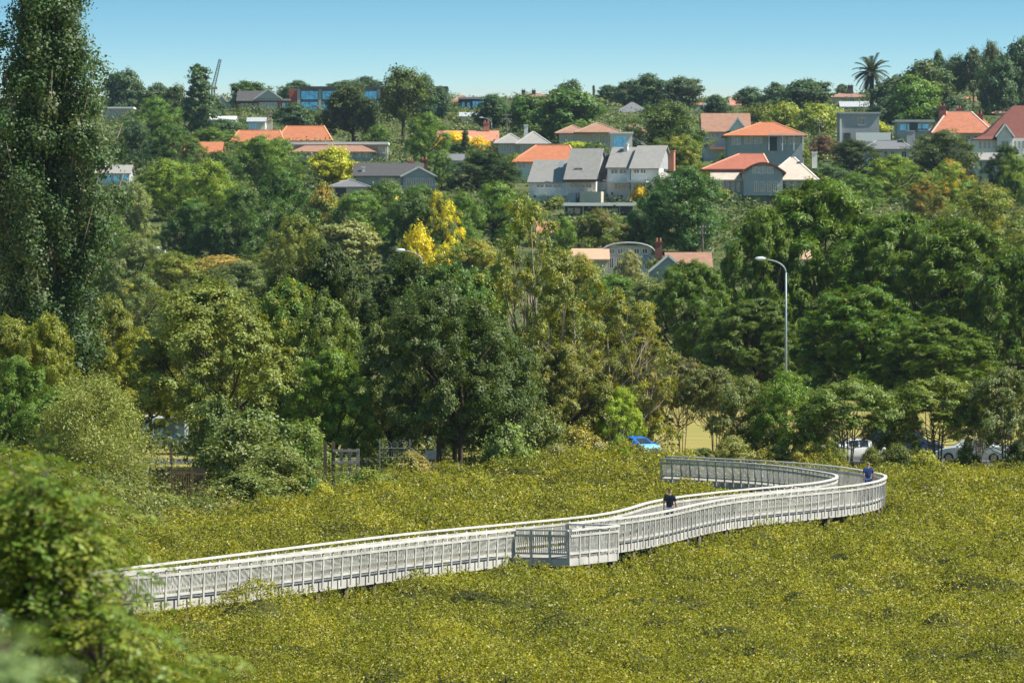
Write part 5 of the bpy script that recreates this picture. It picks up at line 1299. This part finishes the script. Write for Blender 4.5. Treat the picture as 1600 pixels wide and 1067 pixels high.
lamp(1228, 404, 1188, 400, 'tall grey street lamp standing clear in front of the casuarinas')
lamp(660, 391, 626, 420, 'street lamp with only its curved arm showing above the dark trees')
lamp(768, 184, 752, 1240, 'distant street lamp with a curved arm beside the pink chimney', .14)
lamp(1408, 163, 1436, 1300, 'distant street lamp arm reaching right below the hill trees', .14)

D = 1700; k = F / D; X = (333 - 800) / k
o = tag(empty('crane', (X, D, tz(X, D))), 'distant crane jib leaning up into the sky beside the tall conifer', 'crane')
def lattice(a, b, w, name, n):
    m = MB(); a, b = Vector(a), Vector(b); d = (b - a); s1 = Vector((0, 1, 0)) * w; s2 = d.cross(s1).normalized() * w; ch = [(s1 + s2), (s1 - s2), (-s1 - s2), (s2 - s1)]
    for c in ch: m.bar(a + c, b + c * .6, .22, .22)
    for i in range(n):
        p, q = a + d * i / n, a + d * (i + 1) / n
        for j in range(4): m.bar(p + ch[j] * (1 - .4 * i / n), q + ch[(j + 1) % 4] * (1 - .4 * i / n), .12, .12)
    return m.build(name, M('crane_steel', (.10, .10, .10), .7, .1), o)
zt = lambda y: CAMZ - (y - YH) / k - o.location.z
lattice((0, 0, -1), (0, 0, zt(136)), .7, 'mast', 12); lattice((0, 0, zt(138)), (11 / k, 0, zt(93)), .55, 'jib', 14)
cb = MB(); cb.box((-1.4, -1, zt(140)), (1.4, 1, zt(136))); cb.build('cab', M('crane_cab', (.3, .28, .2), .6), o)

# timber power poles with crossarms among the hillside houses
POLE = M('power_pole_timber', (.16, .13, .11), .9, .2, 2)
for x, yt, yb, lb in ((1057, 158, 200, 'thin power pole beside the pink roofed ridge house'), (1280, 188, 232, 'power pole right of the orange hipped roof'), (792, 178, 232, 'power pole above the grey slate roofed house'), (420, 168, 214, 'power pole between the brick school and the orange roofs'), (1434, 222, 268, 'power pole beside the low grey hipped house'), (1098, 352, 412, 'power pole right of the brown roof in the lower middle')):
    D = ground_D(x, yb, 300); k = F / D; X = (x - 800) / k; z = tz(X, D); top = CAMZ - (yt - YH) / k - z
    o = tag(empty('power_pole', (X, D, z)), lb, 'power pole', 'timber power poles on the hillside')
    m = MB(); m.tube([(0, 0, -.5), (0, 0, top)], [.17, .11], 8); m.build('pole', POLE, o, True)
    for q in (.35, 1.3):
        m = MB(); m.box((-1.1, -.16, top - q - .06), (1.1, -.06, top - q + .06)); c = m.build('crossarm', POLE, o)
        for e in (-.95, -.4, .4, .95):
            m = MB(); m.tube([(e, -.11, top - q + .06), (e, -.11, top - q + .22)], .05, 6); m.build('insulator', TRIM, c)

# ------------------------------------------------------------------ cars
TYRE = M('tyre', (.02, .02, .02), .9, .1); RIM = M('wheel_rim', (.45, .46, .47), .35, .05, metal=.8)
CARGL = glass_mat('car_glass', (.03, .04, .05), .05); LAMPM = M('headlight_lens', (.75, .78, .8), .15, .05); TAIL = M('tail_light', (.35, .02, .02), .25, .05)
def paint(name, col):
    m = M(name, col, .32, .04, 3, spec=.6); m.node_tree.nodes['Principled BSDF'].inputs['Coat Weight'].default_value = .7
    return m
SEDAN = [(-2.25, .42, .78, .80, .62, .60), (-2.15, .24, .92, .95, .78, .72), (-1.75, .20, .98, 1.02, .85, .74), (-1.35, .20, .99, 1.10, .87, .70), (-.75, .20, .97, 1.40, .88, .60), (-.1, .20, .95, 1.46, .88, .62), (.5, .20, .94, 1.42, .88, .61), (1.15, .20, .93, 1.02, .87, .68), (1.6, .21, .86, .92, .85, .74), (2.05, .24, .74, .80, .80, .70), (2.25, .36, .60, .66, .64, .58)]
WAGON = [(-2.3, .45, .85, .95, .70, .68), (-2.25, .28, 1.05, 1.25, .86, .78), (-2.0, .25, 1.08, 1.74, .89, .70), (-1.2, .25, 1.08, 1.82, .90, .70), (0, .25, 1.06, 1.82, .90, .70), (.6, .25, 1.05, 1.74, .90, .68), (1.25, .25, 1.04, 1.16, .89, .72), (1.8, .27, .98, 1.06, .87, .74), (2.2, .32, .80, .90, .80, .70), (2.35, .42, .66, .70, .66, .60)]
HATCH = [(-1.95, .42, .80, .86, .64, .62), (-1.9, .25, .95, 1.15, .80, .70), (-1.6, .22, 1.0, 1.42, .84, .62), (-.7, .22, .98, 1.52, .85, .62), (.0, .22, .96, 1.52, .85, .62), (.5, .22, .95, 1.42, .85, .60), (1.1, .22, .93, 1.04, .84, .66), (1.55, .24, .84, .92, .82, .70), (1.9, .34, .62, .70, .66, .58)]
def car(loc, yaw, stations, body_mat, label, name='car', bonnet=None, sc=1.0):
    """lofted body with glass, doors lines, wheels with rims, lights and mirrors; nose towards +x"""
    o = tag(empty(name, loc, yaw), label, 'car'); o.scale = (sc,) * 3
    secs = []
    for x, zb, zm, zt_, wb, wr in stations:
        secs.append([(x, -wb * .92, zb), (x, -wb, zb + .18), (x, -wb * 1.0, (zb + zm) / 2), (x, -wb * .96, zm), (x, -wr, zt_ - .04), (x, -wr * .8, zt_), (x, wr * .8, zt_), (x, wr, zt_ - .04), (x, wb * .96, zm), (x, wb, (zb + zm) / 2), (x, wb, zb + .18), (x, wb * .92, zb)])
    n = 12; m = MB(); v = [p for s_ in secs for p in s_]; f = []
    for i in range(len(secs) - 1):
        for k_ in range(n): f.append((i * n + k_, i * n + (k_ + 1) % n, (i + 1) * n + (k_ + 1) % n, (i + 1) * n + k_))
    f.append(tuple(range(n))); f.append(tuple((len(secs) - 1) * n + k_ for k_ in reversed(range(n))))
    m.add(v, f); b = m.build('body', body_mat, o, True)
    sub = b.modifiers.new('soft', 'BEVEL'); sub.width = .03; sub.segments = 2; sub.limit_method = 'ANGLE'
    ws = b.modifiers.new('shade', 'WEIGHTED_NORMAL')
    # glass: side windows, windscreen and rear window as thin panels just proud of the body
    cab = [i for i, s_ in enumerate(stations) if s_[3] > s_[2] + .3]
    def quad(ps, nm, off):
        ps = [Vector(p) for p in ps]; nn = (ps[1] - ps[0]).cross(ps[2] - ps[0]).normalized()
        if nn.dot(Vector(off)) < 0: nn = -nn
        c = sum(ps, Vector()) / 4; ps = [c + (p - c) * .86 for p in ps]
        g = MB(); g.add([p + nn * .018 for p in ps] + [p - nn * .02 for p in ps], [(0, 1, 2, 3), (7, 6, 5, 4), (0, 4, 5, 1), (1, 5, 6, 2), (2, 6, 7, 3), (3, 7, 4, 0)]); g.build(nm, CARGL, o)
    for i in cab[:-1]:
        for a_, b_, sg in ((3, 4, -1), (8, 7, 1)): quad([secs[i][a_], secs[i + 1][a_], secs[i + 1][b_], secs[i][b_]], 'side_window', (0, sg, 0))
    i = cab[-1]; quad([secs[i][5], secs[i][6], secs[i + 1][6], secs[i + 1][5]], 'windscreen', (1, 0, .5))
    i = cab[0]; quad([secs[i][5], secs[i][6], secs[i - 1][6], secs[i - 1][5]], 'rear_window', (-1, 0, .5))
    xf, xr = stations[-1][0] - .85, stations[0][0] + .85
    for x in (xf, xr):
        for sg in (-1, 1):
            y = sg * .80; m = MB(); m.tube([(x, y - .1, .31), (x, y + .1, .31)], .31, 18); w = m.build('wheel', TYRE, o)
            m = MB(); m.tube([(x, y + sg * .06, .31), (x, y + sg * .115, .31)], [.21, .19], 14); m.build('rim', RIM, w)
    for sg in (-1, 1):
        s_ = stations[-1]; m = MB(); m.box((s_[0] - .18, sg * .56 - .13, s_[2] - .02), (s_[0] + .015, sg * .56 + .13, s_[2] + .1)); m.build('headlight', LAMPM, o, bevel=.03)
        s_ = stations[0]; m = MB(); m.box((s_[0] - .015, sg * .56 - .12, s_[2] - .12), (s_[0] + .2, sg * .56 + .12, s_[2] + .06)); m.build('tail_light', TAIL, o, bevel=.03)
        i = cab[-1]; m = MB(); m.box((stations[i][0] + .25, sg * .95 - .09, stations[i][2]), (stations[i][0] + .42, sg * .95 + .09, stations[i][2] + .14)); m.build('mirror', body_mat, o, bevel=.03)
    if bonnet is not None:
        i = len(secs) - 3; m = MB()
        for i in range(cab[-1] + 1, len(secs) - 1):
            q = [Vector(secs[i][4]), Vector(secs[i + 1][4]), Vector(secs[i + 1][7]), Vector(secs[i][7])]
            m.add([p + Vector((0, 0, .05)) for p in q] + [p - Vector((0, 0, .02)) for p in q], [(0, 1, 2, 3), (7, 6, 5, 4), (0, 4, 5, 1), (1, 5, 6, 2), (2, 6, 7, 3), (3, 7, 4, 0)])
        m.build('bonnet', bonnet, o)
    return o
def at(x, D, z=None):
    X = (x - 800) * D / F; return (X, D, .63 if z is None else z)
WCAR = paint('white_paint', (.74, .76, .78)); SCAR = paint('silver_white_paint', (.66, .70, .74)); DCAR = paint('dark_blue_paint', (.02, .035, .07)); BCAR = paint('bright_blue_paint', (.01, .14, .62)); CYAN = paint('cyan_paint', (.25, .62, .85))
car(at(1520, 311.5), math.radians(168), SEDAN, SCAR, 'white sedan parked by the shore at the far right, mostly in view', 'parked_car', None, .98)
car(at(1341, 311), math.radians(8), SEDAN, WCAR, 'white sedan half hidden behind the left umbrella coastal tree', 'parked_car')
car(at(1416, 316.5), math.radians(5), WAGON, DCAR, 'dark blue people carrier in the shade between the two white sedans', 'parked_van')
car(at(1612, 313), math.radians(176), HATCH, DCAR, 'dark hatchback cut off by the right edge of the picture', 'parked_car')
car((at(993, 299)[0], 299, tz(at(993, 299)[0], 299) + .02), math.radians(-52), HATCH, BCAR, 'bright blue small car with a cyan roof and pale nose where the boardwalk lands', 'parked_car', CYAN, .92)
car((at(245, 770)[0], 770, tz(at(245, 770)[0], 770) + .04), math.radians(-30), WAGON, WCAR, 'white van half hidden by shrubs above the reed bed', 'parked_van')
for x, D_, st, mt, lb, nm in ((362, 345, SEDAN, WCAR, 'white car behind the big grey-olive tree, left of two', 'parked_car'), (455, 350, SEDAN, SCAR, 'silver car glimpsed right of the big grey-olive tree trunks', 'parked_car'), (422, 348, HATCH, paint('teal_paint', (.03, .16, .17)), 'teal hatchback behind the big grey-olive tree trunks', 'parked_car')):
    car((at(x, D_)[0], D_, tz(at(x, D_)[0], D_) + .02), math.radians(rnd.uniform(-12, 12)), st, mt, lb, nm)

# ------------------------------------------------------------------ sheds, fences and gate on the left bank
h = House('storage_shed', 'pale blue-grey ribbed shed with a tall left end under the trees', 'shed', 248, 686, 340)
RIB = M('ribbed_cladding', (.22, .30, .37), .6, .1, 1.5); 
h.walls(212, 238, 652, 686, RIB, 0, 4); h.walls(241, 287, 655, 686, M('pale_ribbed_cladding', (.34, .41, .45), .6, .08, 1.5), 1.2, 5)
h.box('roof_slab', 210, 239, 650.5, 652, -.2, 4.2, METALR); h.box('roof_slab', 240, 289, 653.5, 655, 1, 5.2, METALR)
m = MB()
for i in range(24):
    q = h.lx(242 + i * 1.9); m.box((q, 1.14, h.lz(684)), (q + .03, 1.195, h.lz(656)))
m.build('cladding_ribs', RIB, h.root); h.box('blue_plinth', 212, 288, 679, 684, -.25, -.02, M('blue_tarpaulin', (.02, .14, .45), .6)); h.box('door', 244, 254, 662, 684, 1.12, 1.18, PALE)

def bank_z(x, y, D): return CAMZ - (y - YH) * D / F
D = 258; k = F / D
o = tag(empty('timber_wall', ((258 - 800) / k, D, bank_z(258, 800, D))), 'dark vertical board wall in deep shade behind the willowy tree', 'fence')
for nm, mt, f_ in (('boards', M('shade_dark_boards', (.07, .055, .042), .9, .3, 2), 1), ('rail', WOODD, 2)):  # boards coloured darker than the other timber to carry the deep shade
    m = MB()
    if f_ == 1:
        for i in range(34): q = (232 + i * 2.6 - 258) / k; m.box((q, 0, -.8), (q + .075, .03, (800 - 732 - (i % 3) * .6) / k))
    else:
        for y in (742, 770): m.box(((231 - 258) / k, -.06, (800 - y) / k), ((321 - 258) / k, -.005, (800 - y) / k + .1))
    m.build(nm, mt, o)
for x in (235, 268, 300):
    m = MB(); m.box(((x - 258) / k - .06, -.16, -.8), ((x - 258) / k + .06, -.065, (800 - (700 if x == 268 else 730)) / k)); m.build('post', WOODD, o)

D = 272; k = F / D
o = tag(empty('timber_fence', ((540 - 800) / k, D, bank_z(540, 746, D))), 'grey timber post and rail fence under the bright leaning tree', 'fence')
GT = M('grey_timber', (.25, .23, .21), .9, .2, 2)
for x in (508, 520.5, 533, 546, 559):
    m = MB(); m.box(((x - 540) / k - .09, 0, -.9), ((x - 540) / k + .09, .16, (746 - (690 if x < 530 else 701)) / k)); m.build('post', WOODD if x < 530 else GT, o)
for y in (703, 722, 739):
    m = MB(); m.box(((520 - 540) / k, -.06, (746 - y) / k - .1), ((562 - 540) / k, -.005, (746 - y) / k + .04)); m.build('rail', GT, o)
D = 284; k = F / D
o = tag(empty('wire_gate', ((622 - 800) / k, D, bank_z(622, 716, D))), 'wire gate with scrolled ironwork on top beside the many-trunked tree', 'gate')
GAL = M('galvanised_steel', (.17, .18, .19), .6, .2, 2, metal=.3)
for x in (593, 640):
    m = MB(); m.tube([((x - 622) / k, 0, -.8), ((x - 622) / k, 0, (716 - 686) / k)], .04, 8); m.build('post', GAL, o)
m = MB()
for y in (700, 714): m.tube([((593 - 622) / k, 0, (716 - y) / k), ((640 - 622) / k, 0, (716 - y) / k)], .025, 6)
for i in range(12): q = (597 + i * 3.6 - 622) / k; m.tube([(q, 0, (716 - 714) / k), (q, 0, (716 - 700) / k)], .012, 5)
m.build('mesh_panel', GAL, o); m = MB()
for x, r_ in ((603, .3), (616, .24), (628, .34), (636, .26)):
    c = Vector(((x - 622) / k, 0, (716 - 696) / k)); m.tube([c + Vector((math.cos(t) * r_ * (1 - t / 14), 0, math.sin(t) * r_ * (1 - t / 14))) for t in [i * .45 for i in range(20)]], .015, 5)
m.build('scrollwork', GAL, o)
o = tag(empty('mesh_fence', ((690 - 800) / k, D, bank_z(690, 752, D))), 'sloping wire mesh fence with a grey top rail by the flax clump', 'fence')
m = MB(); a = Vector(((642 - 690) / k, 0, (752 - 700) / k)); b = Vector(((700 - 690) / k, -1.0, (752 - 744) / k)); m.tube([a, b], .035, 6); m.build('top_rail', GAL, o)
m = MB()
for i in range(1, 16): p = a.lerp(b, i / 16); m.tube([p, p + Vector((0, 0, -.85))], .008, 4)
for j in (.3, .6, .85): m.tube([a - Vector((0, 0, j)), b - Vector((0, 0, j))], .008, 4)
m.build('wire_mesh', GAL, o)
for t in (.35, .7, 1): 
    p = a.lerp(b, t); m = MB(); m.tube([p + Vector((0, 0, .05)), p + Vector((0, 0, -1.4))], .045, 7); m.build('post', GAL, o)
# sign board by the mesh fence
o = tag(empty('notice_board', ((672 - 800) / k, D + 1.5, bank_z(672, 722, D))), 'pale blue notice board on posts left of the many-trunked tree', 'sign')
m = MB(); m.box((-.3, -.03, .1), (.3, .03, .6)); m.build('panel', M('notice_panel', (.13, .16, .18), .7, .3, 4), o)
for q in (-.27, .27):
    m = MB(); m.box((q - .035, .035, -1.2), (q + .035, .1, .8)); m.build('post', GT, o)
# flax clump
def flax(x, y, D, label, n=90, L=1.5):
    R = np.random.RandomState(int(x)); X = (x - 800) * D / F; o = tag(empty('flax_plant', (X, D, bank_z(x, y, D))), label, 'plant'); V, Fc = [], []
    for i in range(n):
        a, e = R.rand() * 6.28, R.uniform(.7, 1.5); d = Vector((math.cos(a) * math.cos(e), math.sin(a) * math.cos(e), math.sin(e))); p = Vector((R.randn() * .08, R.randn() * .08, -.1)); s_ = d.cross(Vector((0, 0, 1))).normalized()
        ln = L * R.uniform(.6, 1.1)
        for q in range(6):
            w = .03 * (1 - q / 6.5); o_ = len(V); p2 = p + d * ln / 6; w2 = .03 * (1 - (q + 1) / 6.5)
            V += [p - s_ * w, p + s_ * w, p2 + s_ * w2, p2 - s_ * w2]; Fc.append((o_, o_ + 1, o_ + 2, o_ + 3)); p = p2; d = (d + Vector((0, 0, -.17 * q / 2.5))).normalized()
    vv = R.rand(len(Fc)); me = mesh_np('flax_leaves', [tuple(v) for v in V], Fc, [LEAF], False, {'v': vv, 'c': vv}); c = link('leaves', me, o); c.color = (.16, .19, .06, 1); c['tint'] = (.3, .28, .12); c['tint_share'] = .3
flax(722, 756, 279, 'spiky flax clump at the mangrove edge beside the many-trunked tree')
# ------------------------------------------------------------------ people on the boardwalk
SKIN = M('skin', (.42, .24, .16), .6, .06, 6); HAIR = M('brown_hair', (.055, .03, .018), .8, .3, 12); NAVY = M('navy_cotton', (.012, .018, .032), .85, .2, 6); GREYC = M('grey_cotton', (.16, .18, .22), .85, .15, 6); BLUEC = M('blue_cotton', (.02, .05, .17), .85, .15, 6); CAPM = M('pale_cap', (.42, .40, .38), .8, .1, 6); SHOE = M('dark_shoe', (.03, .03, .03), .7, .2)
def skin_mesh(name, verts, edges, radii, mat, parent, root=0, lv=2):
    me = bpy.data.meshes.new(name); me.from_pydata(verts, edges, []); me.materials.append(mat); o = link(name, me, parent)
    s_ = o.modifiers.new('skin', 'SKIN'); s_.use_smooth_shade = True
    for i, r in enumerate(radii):
        sv = me.skin_vertices[0].data[i]; sv.radius = (r if hasattr(r, '__len__') else (r, r)); sv.use_root = (i == root)
    u = o.modifiers.new('smooth', 'SUBSURF'); u.levels = lv; u.render_levels = lv
    return o
def person(loc, yaw, label, top, shorts, hat=None, stride=.28, h=1.70):
    """walker facing +y: one skinned body with fingers and a face, clothing and hair as children"""
    o = tag(empty('person', loc, yaw), label, 'person'); o.scale = (h / 1.76,) * 3
    V, E, Rr = [], [], []
    def add(p, r, parent=None):
        V.append(p); Rr.append(r)
        if parent is not None: E.append((parent, len(V) - 1))
        return len(V) - 1
    pel = add((0, 0, .95), (.155, .11)); wa = add((0, .01, 1.12), (.14, .10), pel); ch = add((0, .01, 1.30), (.165, .115), wa); nk0 = add((0, -.005, 1.45), (.09, .075), ch); nk = add((0, .015, 1.53), .052, nk0)
    hd = add((0, .03, 1.62), (.07, .085), nk); tp = add((0, .02, 1.71), (.066, .08), hd)
    ns = add((0, .125, 1.635), .014, hd)
    for sg in (-1, 1):
        add((sg * .085, .01, 1.635), .014, hd)
        sh = add((sg * .185, -.01, 1.42), .062, ch); sw = sg * stride * .7
        el = add((sg * .245, -.03 + sw * .25, 1.15), .043, sh); wr = add((sg * .255, .05 + sw * .6, .92), .028, el)
        pm = add((sg * .255, .065 + sw * .66, .85), (.022, .034), wr)
        for q, (off, ln) in enumerate(((-.030, .065), (-.010, .078), (.010, .074), (.028, .058))):
            k1 = add((sg * .255, .065 + sw * .66 + off, .80), .0088, pm); k2 = add((sg * .248, .072 + sw * .66 + off, .80 - ln * .55), .008, k1); add((sg * .236, .082 + sw * .66 + off, .80 - ln), .0068, k2)
        t1 = add((sg * .235, .105 + sw * .66, .855), .010, pm); add((sg * .228, .125 + sw * .66, .825), .0085, t1)
        hp = add((sg * .095, 0, .88), .085, pel); kn = add((sg * .10, sg * stride * .42 + .03, .50), .058, hp); an = add((sg * .10, sg * stride * .9 - (.06 if sg * stride < 0 else 0), .09 + (.05 if sg * stride < 0 else 0)), .038, kn)
        add((sg * .105, sg * stride * .9 + .13 - (.06 if sg * stride < 0 else 0), .035 + (.02 if sg * stride < 0 else 0)), (.04, .03), an)
    b = skin_mesh('body', V, E, Rr, SKIN, o)
    # clothing
    cv = [(0, 0, .90), (0, .01, 1.12), (0, .01, 1.30), (0, -.005, 1.44)]; ce = [(0, 1), (1, 2), (2, 3)]; cr = [(.185, .138), (.17, .13), (.19, .137), (.095, .085)]
    for sg in (-1, 1):
        i = len(cv); sw = sg * stride * .7; cv += [(sg * .19, -.01, 1.42), (sg * .238, -.025 + sw * .2, 1.20)]; ce += [(2, i), (i, i + 1)]; cr += [.083, .072]
    skin_mesh('shirt', cv, ce, cr, top, o, 0)
    cv = [(0, 0, .93)]; ce = []; cr = [(.172, .128)]
    for sg in (-1, 1):
        i = len(cv); cv += [(sg * .097, .0, .86), (sg * .102, sg * stride * .40 + .03, .54)]; ce += [(0, i), (i, i + 1)]; cr += [.108, .088]
    skin_mesh('shorts', cv, ce, cr, shorts, o, 0)
    for sg in (-1, 1):
        y = sg * stride * .9 - (.06 if sg * stride < 0 else 0); z = .05 if sg * stride < 0 else 0
        skin_mesh('shoe', [(sg * .10, y - .03, .06 + z), (sg * .103, y + .07, .045 + z * .7), (sg * .105, y + .17, .038 + z * .4)], [(0, 1), (1, 2)], [(.05, .05), (.05, .042), (.045, .032)], SHOE, o)
        m = MB(); m.tube([(sg * .03, .112, 1.655), (sg * .03, .118, 1.655)], .011, 8); m.build('eye', M('eye', (.04, .03, .03), .3), o)
    if hat: 
        skin_mesh('cap', [(0, .01, 1.69), (0, .01, 1.75)], [(0, 1)], [(.092, .105), (.07, .085)], hat, o); m = MB(); m.box((-.07, .09, 1.688), (.07, .19, 1.70)); m.build('cap_brim', hat, o, bevel=.004)
    skin_mesh('hair', [(0, -.012, 1.655), (0, -.005, 1.73)], [(0, 1)], [(.083, .088), (.06, .075)], HAIR, o)
    return o
def deck_mid(y_frac): return MID[int(len(MID) * y_frac)]
def place(x_px, frac_side):
    # point on the deck whose column in the picture is x_px on the near leg
    c = [i for i in range(118)]
    xsP = MID[:118, 0] / MID[:118, 1] * F + 800; i = int(np.argmin(np.abs(xsP - x_px)))
    return i
i = place(1046, 0); p = MID[i]; d = MID[min(i + 2, 118)] - MID[i]; q = p + (b1[i] - a1[i]) * .0
person((float(q[0]), float(q[1]), DECK), math.atan2(-d[0], d[1]), 'person in a dark navy shirt and grey shorts walking away along the boardwalk', NAVY, GREYC)
j = 119 + int(np.argmin(np.abs(MID[119:, 0] / MID[119:, 1] * F + 800 - 1357))); p = MID[j]; d = MID[min(j + 2, len(MID) - 1)] - MID[j]
p = p + (a1[j] - b1[j]) * .18
person((float(p[0]), float(p[1]), DECK), math.atan2(-d[0], d[1]) , 'person in a blue top and pale cap walking round the boardwalk bend', BLUEC, BLUEC, CAPM, .24, 1.68)

# ------------------------------------------------------------------ air between the lens and the ridge
hz = MB(); hz.box((-760, -30, -6), (760, 2560, 125))
hm = bpy.data.materials.new('haze'); hm.use_nodes = True; hn = hm.node_tree.nodes; hn.remove(hn['Principled BSDF'])
pv = hn.new('ShaderNodeVolumePrincipled'); pv.inputs['Color'].default_value = (.62, .80, 1.0, 1); pv.inputs['Density'].default_value = .000035; pv.inputs['Anisotropy'].default_value = .2
hm.node_tree.links.new(pv.outputs[0], hn['Material Output'].inputs['Volume'])
tag(hz.build('haze', hm), 'thin blue air fading the far ridge', 'haze', kind='stuff')
